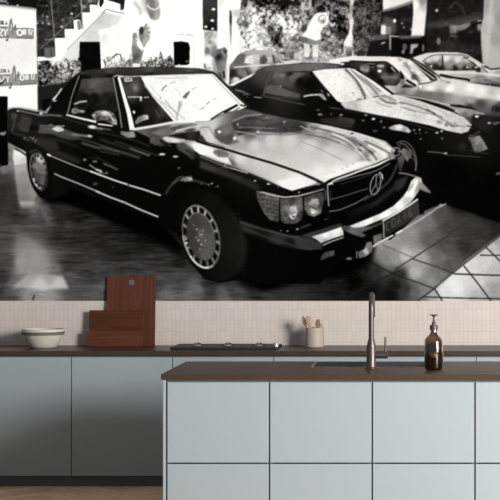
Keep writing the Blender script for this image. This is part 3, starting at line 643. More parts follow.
poly([(-30,97),(7.8,96.8),(8,98),(8.5,165),(-30,172)],5,blur=.4)
poly([(-30,96.5),(7.5,96.6),(7.5,100),(-30,100)],12)
# far saloon (behind)
BG_SALOON=[(229,90),(229,66),(233,62),(238,55),(245,51),(258,49.8),(272,50.6),(277,53),(282,60),(285,63.5),(285,72),(262,72),(240,84)]
poly(BG_SALOON,[(232,68,105),(240,56,105),(245,53,150),(255,51.5,165),(270,52,170),(234,75,35),(245,74,55),(240,70,110),(255,66,185),(262,70,120)],blur=.4)
poly([(232,64),(237.5,56.5),(243,53),(246,54),(243,62),(238,64.5)],92,blur=.6)
poly([(244.5,63),(246.5,57),(250,55.2),(268,55),(274,55.6),(280,63),(262,64.3)],[(250,58,215),(247,61,235),(256,58,200),(264,60,60),(269,60,190),(275,60,120)],blur=.4,tex=N1*40)
ell(264,60,3.4,2.6,75); line([(273,55),(274.5,63.5)],35,1.2); line([(277,56),(281,63)],60,1.2); line([(243,53.4),(258,52),(272,52.8),(277,56),(283,64)],170,1.2); 
line([(234,67.5),(248,66.3),(270,65)],215,1.2); poly([(230,69),(246,70),(248,80),(236,90),(229,88)],[(232,75,30),(243,73,115),(240,80,50),(247,74,130)],blur=.8)
poly([(230,80),(232,77.5),(236,76.6),(240,78),(242,82),(240,86),(232,86)],[(232,80,150),(236,80,215),(240,83,110)],blur=.5); ring(236,83,6,6.4,60,1.4,a0=190,a1=350)
# person by the wall + helper figure
poly([(213.5,54),(216,50),(221,48.5),(226,50),(227.5,56),(226.5,63),(228,70),(226,82),(222,80),(218,72),(215,62)],[(218,57,45),(222,58,95),(225,64,130),(220,68,110),(224,75,170),(216,55,120)],blur=.5)
ell(224.2,50,2.4,2.7,110,blur=.5); ell(219,57,3,3,38,blur=.9); line([(227,64),(226.5,72),(227,80)],205,2.2,blur=.6); poly([(214,70),(222,71),(225,80),(222,79)],120,blur=.6); line([(223.5,71),(224.5,78)],30,2.2,blur=.5)
poly([(205,48),(209,48),(210,54),(214,60),(215,70),(204,71)],[(207,50,120),(208,60,240),(210,68,225)],blur=.7); ell(207.5,51,2,2.8,110,blur=.7); line([(204.5,64),(205.5,69)],70,1.6,blur=.7); line([(206,69.4),(211,68)],150,1.4)
line([(213,60),(215,72)],150,2,blur=.7)
ell(225.4,51.6,2.0,2.2,60,blur=.5); line([(219.5,72),(222,82)],60,1.6,blur=.5); line([(228.6,60),(228.2,84)],238,1.8,blur=.5); line([(221,50),(226,58)],150,1.2,blur=.6)
# person in a white shirt taking a picture
poly([(302,35.5),(306,31),(309,24),(313,17),(316.5,13),(323,12.8),(326.8,12.4),(328,10),(329,12),(328.8,21),(327,25),(323,28),(320.5,33),(321.2,39.2),(316,41.3),(309,39),(302.5,36)],248,blur=.45)
ell(321.8,20.6,2.9,3.6,185,blur=.4); ell(321.5,18.6,1.9,1.7,240,blur=.4); ell(323,21.5,1.7,1.3,120,blur=.5); line([(318.6,22),(318.4,18),(321,15.6),(324.6,15.2)],130,.8); line([(325,16),(326,21),(323,24)],150,.8); line([(317.8,29.5),(318.3,31)],190,.8)
line([(327.2,16),(327.7,11)],150,.9)
poly([(302,36.5),(310,39),(316,41.5),(320.6,40),(320,45),(316,43.5),(312,46),(303,43),(301.5,40)],[(304,40,100),(312,42,130),(318,42.5,140)],blur=.5)
poly([(303.5,43),(310,45),(309.5,57),(304.5,57)],[(306,46,215),(307,54,230)],blur=.5); poly([(312.5,45),(319,44),(318,57),(313,57)],[(316,46,210),(315,54,235)],blur=.5)
# ---- pale coupe, furthest right
PALE=[(409,59.5),(416,56.5),(426,53.2),(440,52.2),(458,52.6),(467,54.5),(476,60),(486,66.5),(491,70.3),(500,70),(535,72),(535,100),(430,96),(410,64)]
poly(PALE,[(415,58,215),(430,54,205),(450,54,200),(466,55,185),(480,63,190),(490,70,190),(445,72,195),(440,70,205),(470,75,165),(500,74,150),(520,80,150),(430,67,180),(455,78,170),(480,77,120),(500,80,120)],blur=.4)
poly([(422,61.5),(427,58),(434,55.6),(442,55.2),(456,55.8),(466,57),(474,63),(477,66.5),(478,70.5),(455,71),(433,70.5),(426,66)],[(428,60,195),(436,58,205),(440,63,120),(436,67,30),(446,58,220),(458,60,205),(468,60,185),(450,64,135),(460,65,130),(470,65,110),(455,69,25),(440,69,25),(474,69,35),(428,66,70),(465,69,30)],blur=.35)
line([(422.5,62),(427,58),(434,55.4),(445,54.8),(466,56),(475,64)],70,.8,sm=True); line([(424.5,62),(430,67)],60,1.2)
line([(442.3,55.5),(442.6,70)],25,1.3); ell(467,67.4,1.1,1.1,190); ell(452,68.5,.8,.8,140); ell(431,66.5,1,.9,220)
line([(463,57.5),(468,58.5)],60,1.5); line([(469,58),(480,66),(489,71.5)],212,1.3); line([(468,60),(477,66)],50,.9); line([(481,67),(488,73)],60,1); line([(484,66),(491,69.5),(500,68.3)],40,1.5)
line([(489,69),(481,66)],60,.8)
ell(478,70,2.8,3,32); ell(476,67.5,1.4,.9,190)
line([(440,74.5),(455,78),(467,79.5),(470,81)],22,1.8,w2=2.6); line([(470,78),(485,79),(500,81)],125,1.2)
line([(438,72.5),(470,72.6),(500,76)],215,2.0,blur=.8)
poly([(455,82),(485,83),(535,86),(535,92),(480,90),(460,86)],[(460,84,120),(480,86,60),(500,86,40),(530,90,60)],blur=1)
ell(490,86,5,2.2,25,blur=.6); ell(489.5,85.5,.8,1.4,110); line([(484,80),(500,84)],70,1.5,blur=.7)
# ---- silver sedan
poly([(324,65),(331,60),(342,57.2),(360,56.3),(385,56.6),(400,57.3),(412,60.5),(425,68),(437,78),(452,79),(470,83),(490,86),(535,92),(535,165),(440,130),(380,100),(330,72)],
 [(330,63,235),(345,59.5,238),(370,59,225),(395,60,232),(405,75,205),(430,83,205),(445,83,195),(460,85,205),(480,93,225),(470,90,235),(450,89,238),(430,88,232),(415,91,190),(500,98,215),(530,100,190),(405,93,125),(415,95,105),(430,95,110),(450,96,140),(440,97,110),(470,101,150),(480,104,65),(500,104,80),(515,108,70),(460,106,150),(470,106,60),(400,98,95),(470,118,70),(495,118,55),(485,125,40),(500,135,25),(530,130,30),(390,88,195),(382,87,210)],blur=.4)
ell(497,109,6,4,25,blur=1.0); ring(499,110,5,4,60,.9)
poly([(446,93),(460,90),(485,93),(499,97),(499,100),(480,97.5),(460,94)],205,blur=1.2,a=.7)
# side glass
poly([(340,62.5),(352,61.3),(386,62),(391,65),(400,73),(403,79),(396,86.6),(384,86),(362,72),(345,68)],[(345,63,30),(365,66,90),(360,70,40),(372,66,25),(378,62,30),(380,66,70),(390,70,15),(385,77,90),(395,78,85),(380,82,10),(372,76,15),(365,62,35),(398,82,45)],blur=.4)
poly([(359.8,66.5),(369.5,66.5),(369,72),(366,73),(360,70)],125,blur=.5,tex=N1*50); ell(379.5,71.2,2,1.5,240,blur=.4); poly([(377,65),(384,65),(384,67.5),(380,68),(377,66.6)],165,blur=.5,tex=N1*60); ell(372.5,67.5,1.2,1,110,blur=.5); line([(391,67),(395,72)],150,2,w2=1); line([(381,77.5),(397,77.5)],115,1.3,blur=.6); line([(367,64),(375,64)],110,.8)
line([(350,61),(372,62.2),(388,62.8),(399,73)],15,1.3,sm=True)
poly([(385,85.5),(400,86.5),(400,90),(392,90.5)],[(386,86,200),(399,88,140)],blur=.5)
line([(388,60),(400,69),(410,78),(421,87.6)],232,3.4,blur=.4)
poly([(396.5,57.3),(400,57.5),(404,61.5),(399,61.5)],170,blur=.5)
# windscreen of the sedan
poly([(401.5,60.8),(409.5,59.3),(431,80.6),(421,83.7),(418.8,84)],[(403,62,215),(405,65,150),(410,63,235),(413,70,215),(411,74,90),(416,80,85),(422,78,210),(428,80,225),(406,68,110),(418,73,225)],blur=.35,tex=N1*30)
ring(405,64.3,1.8,1.8,130,.8); ell(414,77,3,3.2,70,rot=40,blur=.8)
poly([(409,59),(412,58.5),(424,65.5),(434,72.5),(437.5,80.5),(431,81)],25,blur=.35)
line([(411,61),(423,71),(435,79.5)],215,.9); line([(413,60),(426,69),(438,77.5)],160,.8); line([(417.5,67),(428,75),(433,79)],150,.7)
line([(418.5,84.3),(428,83),(437,80)],55,1.1); line([(412,58.5),(425,66),(437,75),(440,78.5)],40,1.2)
line([(439,75),(445,77),(452,78.5)],20,1.8,w2=.8)
ell(448,82.5,2.4,1.1,150,blur=.5); line([(440,80),(450,83)],130,.8)
line([(418,83),(418.8,96)],90,.8,blur=.5)
# sedan mirror / door
poly([(400,78),(404.5,79),(405,84),(400,86)],110,blur=.5); poly([(400,70),(404,76),(405,79),(400,79)],20,blur=.4); line([(406,80),(416,86)],25,2.4); poly([(405,84),(416,87.5),(400,88)],30,blur=.6)
poly([(398,86.5),(401,87),(400,91),(396,90)],150,blur=.5)
poly([(400,92),(410,89),(430,92),(450,93.5),(450,102),(420,99),(402,97)],[(402,92,100),(410,92,150),(420,95,95),(440,97,105),(450,97,130),(410,98,90)],blur=.9,a=.8)
# sedan front wing edge and seam
line([(398,95),(420,98.5),(440,103),(452,106)],185,1.1); line([(401,97.5),(425,102),(440,106),(457,112)],20,3.2,blur=.5,w2=2)
line([(400,95),(418,100)],175,1); poly([(450,104.5),(460,104.8),(470,107),(478,110),(470,109.5),(458,107.5),(450,106)],12,blur=.5)
poly([(451,114),(455,110),(461,108),(470,109),(480,112.5),(474,116),(464,117),(458,117.5)],[(453,113,190),(462,110,150),(470,111,130),(480,112,120),(464,115,100)],blur=.5)
poly([(472,115),(480,114),(492,116),(535,120),(535,200),(460,200),(455,130),(470,127)],[(476,117,25),(485,122,30),(500,130,12),(530,140,5),(480,150,3)],blur=1)
ell(476.7,116.5,2,1.2,215); line([(476,113),(484,114)],165,1.4,blur=.6); ell(489,123,1.8,1,160); ell(495,123.5,2.5,1.4,80); line([(497,122),(500,123)],110,1)
# ---- dark coupe in the second row
DARK=[(231,88),(240,82),(250,75),(258,70),(266,66.4),(278,64.6),(300,63),(330,63.3),(345,65),(357,70),(372,79),(392,93.5),(404,96.5),(425,100),(448,107),(464,118),(472,126),(535,150),(535,235),(448,205),(440,204),(420,213),(390,240),(300,200),(240,110)]
poly(DARK,[(236,87,25),(265,70,60),(280,66,85),(300,70,12),(320,110,10),(250,100,12),(345,120,10),(380,130,8),(400,150,6),(450,170,3),(440,200,4),(500,200,2),(460,140,18),(345,140,10)],blur=.4)
poly([(264,70.8),(267,67),(280,65),(300,63.6),(325,63.3),(343,65.6),(343,68),(330,69),(312,71.2),(285,71.6)],[(268,69,80),(285,67,85),(300,67,95),(315,66,100),(335,66,85),(342,67,50)],blur=.4)
line([(276,64.4),(285,63.8),(300,62.9)],225,1.3,w2=.5); 
# side windows of the dark coupe
poly([(273,76),(277,72.5),(312,72),(326,90),(322,96),(302,96),(285,86),(268,86)],[(276,75,90),(282,76,85),(279,78,75),(290,75,30),(297,73,95),(292,78,85),(300,82,12),(310,85,8),(272,84,50)],blur=.5)
poly([(273,77),(275,72.8),(286,73),(282,78.5)],[(276,75,95),(283,75,80)],blur=.6); poly([(286,78),(292,75),(300,72.5),(300,76),(295,79)],88,blur=.6)
poly([(266,86),(275,85),(290,91),(300,94),(300,98.5),(284,96.5),(264,93)],[(268,88,80),(285,92,85),(298,96,75)],blur=.5,tex=N1*10)
line([(271,72),(267,82),(263.5,95)],70,1.5,blur=.4); line([(270,85),(276,82),(280,86)],85,1,blur=.5); ell(280.5,86.5,1,1,130); line([(272,84),(280,83)],60,1.2)
line([(262,95.5),(275,98.5),(300,104),(340,109)],70,1.1); line([(254,97),(262,98)],120,1.2); line([(265,97),(285,98),(300,100)],60,.8)
ell(282,75.5,3.4,2,105,blur=.6)
# white glint between the cars (rear wing)
poly([(228,85.5),(240,80),(250,75),(256.5,71.8),(251,77),(240,82.5),(232,86)],225,blur=.35)
line([(235,90),(242,91.5),(249,94.5)],140,1.2,blur=.5); line([(243,95),(249,94),(247,97.5)],95,1,blur=.5); line([(236,87),(252,95)],30,1.5)
# windscreen of the dark coupe
line([(311.5,71.5),(320,81),(329,92),(340,105)],6,5,blur=.4); line([(313,74),(319,81),(326,90)],85,.7)
poly([(312,71.3),(326,69.3),(346,68.3),(352,68.2),(372,80),(392,95),(378,98.5),(360,99.5),(343,103.5),(337,101),(324,86)],[(320,75,240),(340,80,244),(335,95,240),(350,90,235),(352,72,220),(360,80,210),(370,90,215),(385,95,225),(348,98,225),(375,96,190)],blur=.35,tex=N1*14)
line([(345,69),(356,80),(365,97)],90,2.6,blur=.6,sm=True); line([(350,70),(360,78),(370,86),(378,95)],130,2.4,blur=.6,sm=True); line([(361,74),(368,80)],115,3,blur=.8); line([(348,69),(360,82),(371,98)],238,1.6,blur=.5,sm=True); line([(353,69),(372,82),(390,95)],240,1.7,blur=.4); line([(366,80),(375,87),(381,92)],110,1,blur=.4)
line([(343,76),(348,80)],205,1); specks([(339,76,.8,.7,180),(335,84,.7,.6,180),(353,93,1,.8,140),(357,88,.6,.8,170),(329,77,.6,.5,200),(338,93,.6,.6,190),(354,95,.8,.6,160)])
line([(356,69.5),(380,84),(398,98)],12,1.8); line([(348,67),(356,69)],20,1.4); ell(342.4,64.2,2,1,235)
line([(364,98.6),(366,98.2)],40,1.6); line([(357,99.5),(361,98.8)],90,1); line([(373,97.5),(386,95.7)],60,1.4,blur=.4)
# bonnet
HOOD2=[(340.5,103.5),(352,101),(366,99),(384,96),(395,94.5),(404,96.5),(420,101),(437,107),(452,112),(464,117.5),(471.5,125),(468,131.5),(461,133.5),(448,131),(430,125.5),(400,119),(380,115.5),(360,111.5),(345,108.5)]
poly(HOOD2,[(345,105,199),(352,106,186),(368,104,225),(385,110,223),(400,116,223),(400,105,213),(420,112,195),(430,121,218),(450,120,190),(465,124,186),(455,130,195),(440,126,209),(385,98,199),(410,101,199)],blur=.35,tex=N1*16)
for p,v,w in [([(375,101),(382,105),(392,107)],150,.9),([(380,98),(386,102),(396,104)],90,1.5),([(388,98),(393,102),(404,104)],150,1.2),([(383,97),(389,97.5),(396,101)],120,1.2),([(399,98.5),(420,105),(440,110),(448,116)],170,1.0),([(400,102),(418,107),(430,112),(440,117)],95,1.2),([(404,108),(420,112),(434,115),(443,121)],150,1.2),([(400,107),(416,112)],130,.9),([(425,110),(432,112),(436,115)],90,1.3),([(440,118),(452,124),(465,127)],130,1.1),([(446,122),(452,126),(458,126)],85,1.1),([(405,114),(430,120),(440,125)],190,.8)]: line(p,v,w,blur=.4,sm=True)
for s in [(428,110,2.5,1,90),(434,114,2,1,80),(439,122,3,1.6,130),(446,125,2,1.4,100),(441,117,2,1,110),(452,126,2.2,.9,90),(455,123,1.4,.8,120)]: ell(s[0],s[1],s[2],s[3],s[4],rot=20,blur=.45,a=.85)
line([(466,125.8),(470,126.5),(473,129)],45,1)
# below the bonnet: door / wing reflections
poly([(338,117),(345,117.5),(355,119.5),(354,124),(345,126),(338,126)],60,blur=.7)
specks([(341,115,1.6,.8,170),(366,115,1.7,.8,185),(373.3,119,1.7,1.1,235),(363,120.6,1.6,.8,110),(381,121.5,1,1.6,110),(384,127.5,1.6,.8,120),(375,131,2.6,1.2,60),(414,130,1,.9,150),(419.5,129.7,1,1,150),(415.5,133.4,1,.7,95),(420,133.6,1,.7,85),(436.8,132.7,1.6,.8,215),(441.5,131.2,1.3,.9,205),(426,132.5,1.2,.7,90),(420.5,139,1.2,1,90),(442,138.5,1.2,.9,100),(320,114.5,2.6,.9,150),(318,110,2,.8,90),(331,114,1,1,80)])
poly([(388,128),(394,125),(400,124.3),(407,127),(411,131),(409,133),(400,131),(392,130)],[(390,128,160),(400,127,225),(404,130,150),(409,131,190)],blur=.45,tex=N1*20)
line([(300,102),(345,110),(400,121),(440,132)],45,.8,blur=.5)
poly([(320,119),(337,118),(353,123),(352,129),(337,130),(322,126)],42,blur=1.5)
# mirror of the dark coupe
poly([(302,98),(305,95.5),(317,94.5),(322,93.5),(325,98),(328,105),(331,110),(310,108),(302,103)],[(305,100,14),(320,103,10)],blur=.4); line([(303.5,96.6),(310,95.2),(321,94.6),(325,99.5)],205,1.6,blur=.4); poly([(318,95),(323,94),(327,100),(324,100)],150,blur=.4); poly([(326.5,93),(329,94),(330,96.5),(328,96)],190,blur=.5); line([(321,90),(323,93)],90,1.4)
# lamp, number plate shapes at the front right
poly([(468,137.5),(479.5,135.5),(484,142),(487.8,149),(478,152.5),(474,152),(471,143)],[(472,140,95),(478,140,130),(480,148,90),(486,148,120)],blur=.5,tex=N1*35)
line([(468,136),(474,135),(480,131)],70,1); ell(462,147,4,4,32,blur=1.2); line([(427,151.6),(440,152.6),(447,154.2)],110,.9,blur=.5); ell(445.5,153.3,2,.9,150); line([(447,155),(480,157)],60,.8); ell(498,173.5,2.4,1.3,75); line([(470,150),(488,154)],45,1)
# wheel behind the grille
ell(404,159,13,19,12,rot=-12,blur=.6); ring(404,159,12,18,85,1.0,rot=-12)
poly([(399,152),(403,148),(410,150),(412,155),(408,163),(411,170),(404,172),(398,163)],[(402,152,110),(409,152,80),(403,160,120),(407,168,75)],blur=.5)
line([(402.5,155),(403,165)],150,1.2); ell(411,164,3.4,6,8,rot=-10,blur=.5); ring(411.5,164.5,4,7,80,.8,rot=-10); ell(398,146,3,3.5,45,blur=.5); ring(397,151,2.8,3,110,1)
line([(400,143),(405,145),(412,152),(416,161),(415.5,172)],100,1,sm=True); ell(403,156,1.4,2.6,150,blur=.5)
# ================= main convertible =================
CAR=[(8,110),(14,107.5),(22,108.5),(40,112),(47,113),(60,96),(72,78),(80,72),(90,69.5),(118,67.6),(165,67),(200,68.6),(214,72),(222,80),(236,94),(250,107),(262,112),(320,122),(360,132),(396,143),(400,152),(412,168),(424,178),(426,190),(418,200),(424,198),(424,214),(418,215),(390,236),(372,246),(366,257),(340,262),(320,284),(250,282),(240,279),(220,283),(205,279),(190,262),(180,236),(160,222),(120,206),(70,186),(66,194),(50,199),(40,197),(28,170),(26,152),(8,142)]
SH=[(245,282),(330,276),(366,268),(372,246),(300,230),(240,240)]
poly([(60,180),(75,188),(120,205),(165,222),(190,262),(160,245),(110,220),(70,205),(45,203),(40,196)],4,blur=3)
poly([(60,182),(160,222),(185,250),(150,236),(60,200),(46,201)],2,blur=1.2)
poly([(200,270),(250,284),(262,292),(310,280),(350,275),(372,262),(376,246),(300,220),(240,230)],2,blur=2.2)
poly([(448,196),(535,178),(535,224),(505,221),(470,212),(447,205)],3,blur=3.2)
poly(CAR,[(30,120,25),(60,140,12),(100,160,8),(150,180,8),(200,200,6),(260,240,6),(320,250,4),(250,150,20),(350,200,5),(390,220,6),(15,125,30),(10,140,8)],blur=.45)
# soft top
poly([(76,77.6),(80,72.4),(92,69.6),(118,67.8),(165,67.2),(200,69),(213,72.2),(200,73.6),(165,74.2),(120,76.6),(90,78)],[(82,74,52),(110,71,62),(150,70,72),(190,71,78),(210,72,50),(85,77,25),(110,76.5,12),(150,75,18),(190,74,25)],blur=.4)
poly([(77,76),(80,74),(92,77),(88,90),(78,112),(50,112),(47,113),(52,104),(62,90)],9,blur=.4)
line([(79.5,75.5),(76,85),(71,99.5)],125,1.0,blur=.35); line([(71,100),(69.5,107),(67.6,114)],130,1.1,blur=.35)
line([(40,112.5),(47,113),(51,106)],150,.8)
poly([(42,100),(52,98),(47,110),(43,112)],8,blur=.5)
ell(55,100.8,2.2,1,150)
# rear side glass
poly([(82,79),(95,78.4),(114,77.6),(117,98),(119,111),(96,112),(86,110),(72,112),(76,100)],[(88,82,62),(95,85,80),(100,80,62),(90,90,55),(100,90,60),(110,88,55),(108,95,25),(95,97,15),(85,98,14),(112,100,20),(92,108,12)],blur=.5,tex=N2*12)
poly([(92,78),(108,77.6),(110,92),(96,92),(88,88)],[(97,82,80),(105,84,65),(100,90,72)],blur=1,a=.6,tex=N2*20)
poly([(74,103.5),(80,101),(87,100.4),(87.6,102),(80,103),(75,105)],165,blur=.4); poly([(72,113),(72,109),(76,108),(80,110),(84.6,110.5),(85,112.5),(78,113),(75,114)],[(73,111,130),(78,111,95),(83,111,160)],blur=.4,tex=N1*50)
# door mirror
poly([(92,115),(96,111),(103,110.5),(110,111.4),(114,113.5),(116.5,119),(117.4,125),(113,124.5),(104,120),(95,121)],[(97,113,110),(105,113.6,190),(110,114,120),(112,118,50),(116,122,170),(104,118,80),(98,118,60),(94,116,150)],blur=.35,tex=N1*55)
line([(101,113.4),(108,113),(114,121)],215,1.3,blur=.4,sm=True)
# door sill highlights
line([(66.5,114.8),(75,117),(86,119.6),(96.5,122)],228,1.9,blur=.35,w=1.4) if False else line([(66.5,114.8),(75,117),(86,119.6),(96.5,122)],228,1.4,blur=.35,w2=2.2)
line([(98,124),(106,125),(113,126)],225,1.5,w2=1.2); line([(100,128.5),(115,130)],95,1.4,blur=.5); ell(92.5,127,4.6,1.7,232,rot=8,blur=.5); line([(95,128),(103,129)],130,1.8,blur=.6)
line([(58,115),(70,120),(90,126)],45,1.2,blur=.7)
ell(116,129.5,6,2.3,10,rot=14); ell(125,134,4,1.3,150,rot=15,blur=.6); ell(131,136,3,1,120,rot=15,blur=.5)
# windscreen: dark cabin part
poly([(120,76.8),(141,76.2),(146,88),(155,100),(164,110),(174,121),(155,124),(134,127.4),(130,112),(124,92)],[(130,90,60),(135,87,85),(128,80,40),(145,95,25),(138,110,8),(150,112,30),(160,116,40),(165,119,25),(150,120,18),(145,84,40)],blur=.35)
line([(150,92),(158,104),(168,119)],60,1.1,blur=.5); line([(156,110),(160,118)],95,1,blur=.6); line([(160,108),(163,117)],75,1,blur=.6)
ell(134.2,112.2,1.1,1.7,235,rot=-20); poly([(135,123),(138,117),(144,115),(148,115),(149,119),(143,121),(137,124)],[(138,119,120),(147,117,190),(142,119,130)],blur=.4,tex=N1*40)
poly([(124,78),(132.3,77.6),(132.8,81.4),(125,82.2)],175,blur=.35); line([(126,80),(131,79.6)],90,1); line([(127,97.3),(140,97)],190,1.1); ell(141,98,1.4,1.6,220); line([(144,97.6),(149,97.2)],185,1); ell(135.5,88,2.4,3,110,blur=.9); ell(141,100.5,1.2,.8,200)
poly([(124,96),(127,96),(133,110),(131,111)],12,blur=.4)
# windscreen glass
poly([(141,76.6),(165,75),(200,74),(213.5,74),(222,83),(236,97),(247,106.5),(240,110),(226,112.5),(212,119.6),(206,121.6),(174,121.4),(164,110),(153,97),(146,87)],[(150,82,235),(165,90,243),(180,100,243),(200,85,247),(220,100,247),(180,80,240),(170,110,240),(200,115,247),(235,108,240)],blur=.35,tex=N1*6)
for p,v,w in [([(144,85),(155,97),(168,110),(178,121)],170,.8),([(150,86),(160,97)],190,.7),([(161,101),(176,112),(185,119)],160,.8),([(165,100),(176,113),(178,121)],140,.8),([(155,78.4),(170,78.4),(186,77.2),(188,79)],165,.7),([(170,83.5),(176,81.5)],165,.8),([(180,80),(186,79.5)],190,.7),([(162,91),(164,87.5),(167,85.5)],95,1.2),([(161,96),(160,100)],140,.9),([(183,98),(186,95),(190,91.5)],110,1.6),([(192,90),(197,87)],175,1.0),([(182,104),(179,110),(177,117)],165,1.2),([(175,88),(180,94),(181,98)],195,.6),([(193,104),(200,111)],200,.6),([(201,109.5),(204,107)],110,.9),([(206.5,104.5),(210,101.5)],120,1.0),([(213,98.5),(216,99.5)],150,.8)]: line(p,v,w,blur=.35,a=.9)
poly([(183,97),(187,92.5),(189.5,93),(186,99)],95,blur=.5); poly([(179,101),(182,101),(180,110),(177.5,112)],170,blur=.6)
line([(213,74),(217,74),(222,80),(236,94),(249,107)],45,1.4,blur=.4); line([(214,76.4),(226,88),(240,102)],246,1.4,blur=.4); line([(212,74.6),(222,86),(233,97),(240,104)],160,1.3,blur=.5,a=.8)
# wipers
line([(211,119.5),(222,112.5),(229,109),(238,105)],30,1.6,blur=.4); line([(224,113),(237,105.2)],15,2.2,blur=.4); line([(212.5,119.6),(217,122)],50,1.6); ell(212.6,119.3,1.3,1,15); line([(234,111),(240,107.5)],90,1.1)
line([(240,105),(244,106),(249,104)],25,1.6,blur=.4); ell(233,117,1.2,1,20); line([(225,118),(230,118.6)],90,1.2,blur=.5)
# windscreen pillar
poly([(113,76.5),(116,76.5),(121,97),(124,112),(126,129),(121,128),(118,108)],14,blur=.35)
line([(113.3,77),(117,97),(120,113),(122,128)],135,1.2,blur=.35)
line([(118.4,77),(124,97),(128.5,112),(132.5,130)],243,3.2,blur=.35,w2=5.2); line([(116.5,77),(121.5,97),(126,114),(128.6,130)],12,2.2,blur=.35)
line([(114,76.8),(117,75.6),(124,76.5)],190,1.0); line([(120,77),(160,75.6),(213,74.4)],200,.9,blur=.3)
poly([(121,131),(127,132),(134,131),(136,137),(128,138),(121,134)],[(124,133,120),(132,134,150)],blur=.6)
# bonnet
HOOD=[(133,129.6),(150,126.5),(174,121.6),(206,121.4),(212,120),(226,113),(246,108.8),(262,113),(290,119),(330,126),(360,133.5),(385,141),(396,150),(392,156),(370,166),(350,172),(330,179),(322,184),(304,187),(292,190.5),(282,187),(262,178),(236,168),(220,163),(205,157),(190,148),(176,143),(150,138)]
poly(HOOD,[(140,132,90),(155,133,70),(165,130,90),(180,128,150),(190,130,70),(178,127,170),(200,126,195),(212,125,200),(186,124,160),(210,132,205),(205,135,205),(200,145,240),(220,133,80),(228,135,75),(240,125,65),(250,130,60),(245,118,70),(265,118,75),(285,122,62),(300,124,70),(250,133,100),(262,135,160),(240,141,170),(255,145,200),(270,140,205),(290,140,205),(310,145,208),(330,155,208),(350,160,212),(360,152,215),(340,140,190),(320,128,200),(340,130,215),(310,133,140),(325,137,150),(360,140,200),(380,146,190),(355,143,120),(374,156,215),(385,152,230),(390,150,100),(365,155,130),(260,160,205),(240,158,215),(280,170,210),(300,180,235),(290,186,240),(320,175,235),(340,172,240),(225,150,190),(218,158,235),(205,150,240),(230,165,90),(300,160,205)],blur=.4)
# near side of bonnet: bright panel edge
poly([(150,133),(164,129),(178,125.5),(192,123),(199,125),(184,128),(170,133),(160,136)],[(160,132,110),(180,126,80),(192,124,120)],blur=.6,tex=N1*20)
line([(133,129.5),(150,126.8),(165,124),(176,121.8),(196,121.6)],240,2.4,blur=.5); line([(176,131),(188,128),(200,125.5)],205,1.6,blur=.5)
poly([(168,136),(178,133),(190,132.4),(201,130.5),(201,142),(190,140.5),(178,138)],[(175,136,25),(190,136,42),(200,137,28),(185,138,15)],blur=.6)
poly([(162.5,138),(166,136.6),(180,139.5),(187,141.5),(180,143),(168,142.4),(163,141)],[(166,139,210),(175,141,225),(186,142,160)],blur=.45)
poly([(192,147),(194,143.4),(200,143.5),(210,148.5),(222,153.5),(228,158),(232,165),(222,162),(200,154.5)],[(196,146,242),(205,150,246),(225,160,235)],blur=.4)
poly([(200,130),(205,127.5),(210,128),(214,136),(222,144),(231,148.5),(220,149),(207,143),(201,136)],[(203,130,190),(210,135,212),(220,146,180),(206,139,205)],blur=.4)
poly([(200,135),(202,135),(207,142),(212,144.6),(200,143)],50,blur=.5); line([(200,128.3),(205,127.2),(209,127.2),(212,132),(216,139)],100,.8,blur=.4)
poly([(214,130),(221,127),(232,128),(233,135),(240,142.5),(228,145),(220,142),(216,138)],[(218,130,95),(226,131,110),(230,138,70),(222,140,80),(236,142,110)],blur=.5)
poly([(232,125),(236,118),(244,115.4),(262,114),(290,119.5),(300,122),(308,127),(300,132),(280,133),(255,131),(238,136)],[(240,122,60),(250,120,55),(245,130,45),(260,126,80),(270,119,75),(285,126,60),(300,128,45),(265,131,55)],blur=.6,tex=NST*30+N1*14)
line([(233,121),(245,116),(262,114.5)],165,1.2,blur=.6); line([(238,127.5),(250,127.6),(275,128.5)],120,1,blur=.5); line([(236,131.5),(250,133.5),(262,136)],160,1.2,blur=.5)
line([(256,134),(290,134.5),(310,131),(318,128)],60,1.4,blur=.7,a=.6)
specks([(219.5,131.8,1.7,1.4,240),(234.8,138.3,1.7,1.6,245),(237.8,124.5,1,.9,200),(267,117.5,1,.8,150),(284.3,122.2,1.2,1.1,160),(258,132,1.2,1.2,215),(284,135,1.2,1.2,150),(231,127,.8,.6,140)])
ell(221,153.5,8,3.6,120,rot=14,blur=.6); line([(219,150),(219,157)],75,1,blur=.5)
ell(222,152.6,7,2,95,rot=10,blur=.8,a=.6)
# bonnet crease (black line)
line([(196,141),(207,144.5),(228,150),(250,156.6),(272,163),(300,172.5)],10,2.0,blur=.35,w2=2.4); line([(300,172.5),(312,178),(321,182.5),(326,186)],20,2.4,blur=.4,w2=3.6)
line([(198,139),(208,142.6),(225,147.5)],60,1)
line([(300,141),(320,149),(342,160)],140,.8,blur=.3,a=.8); line([(262,143),(270,141),(290,141)],170,.7,a=.6)
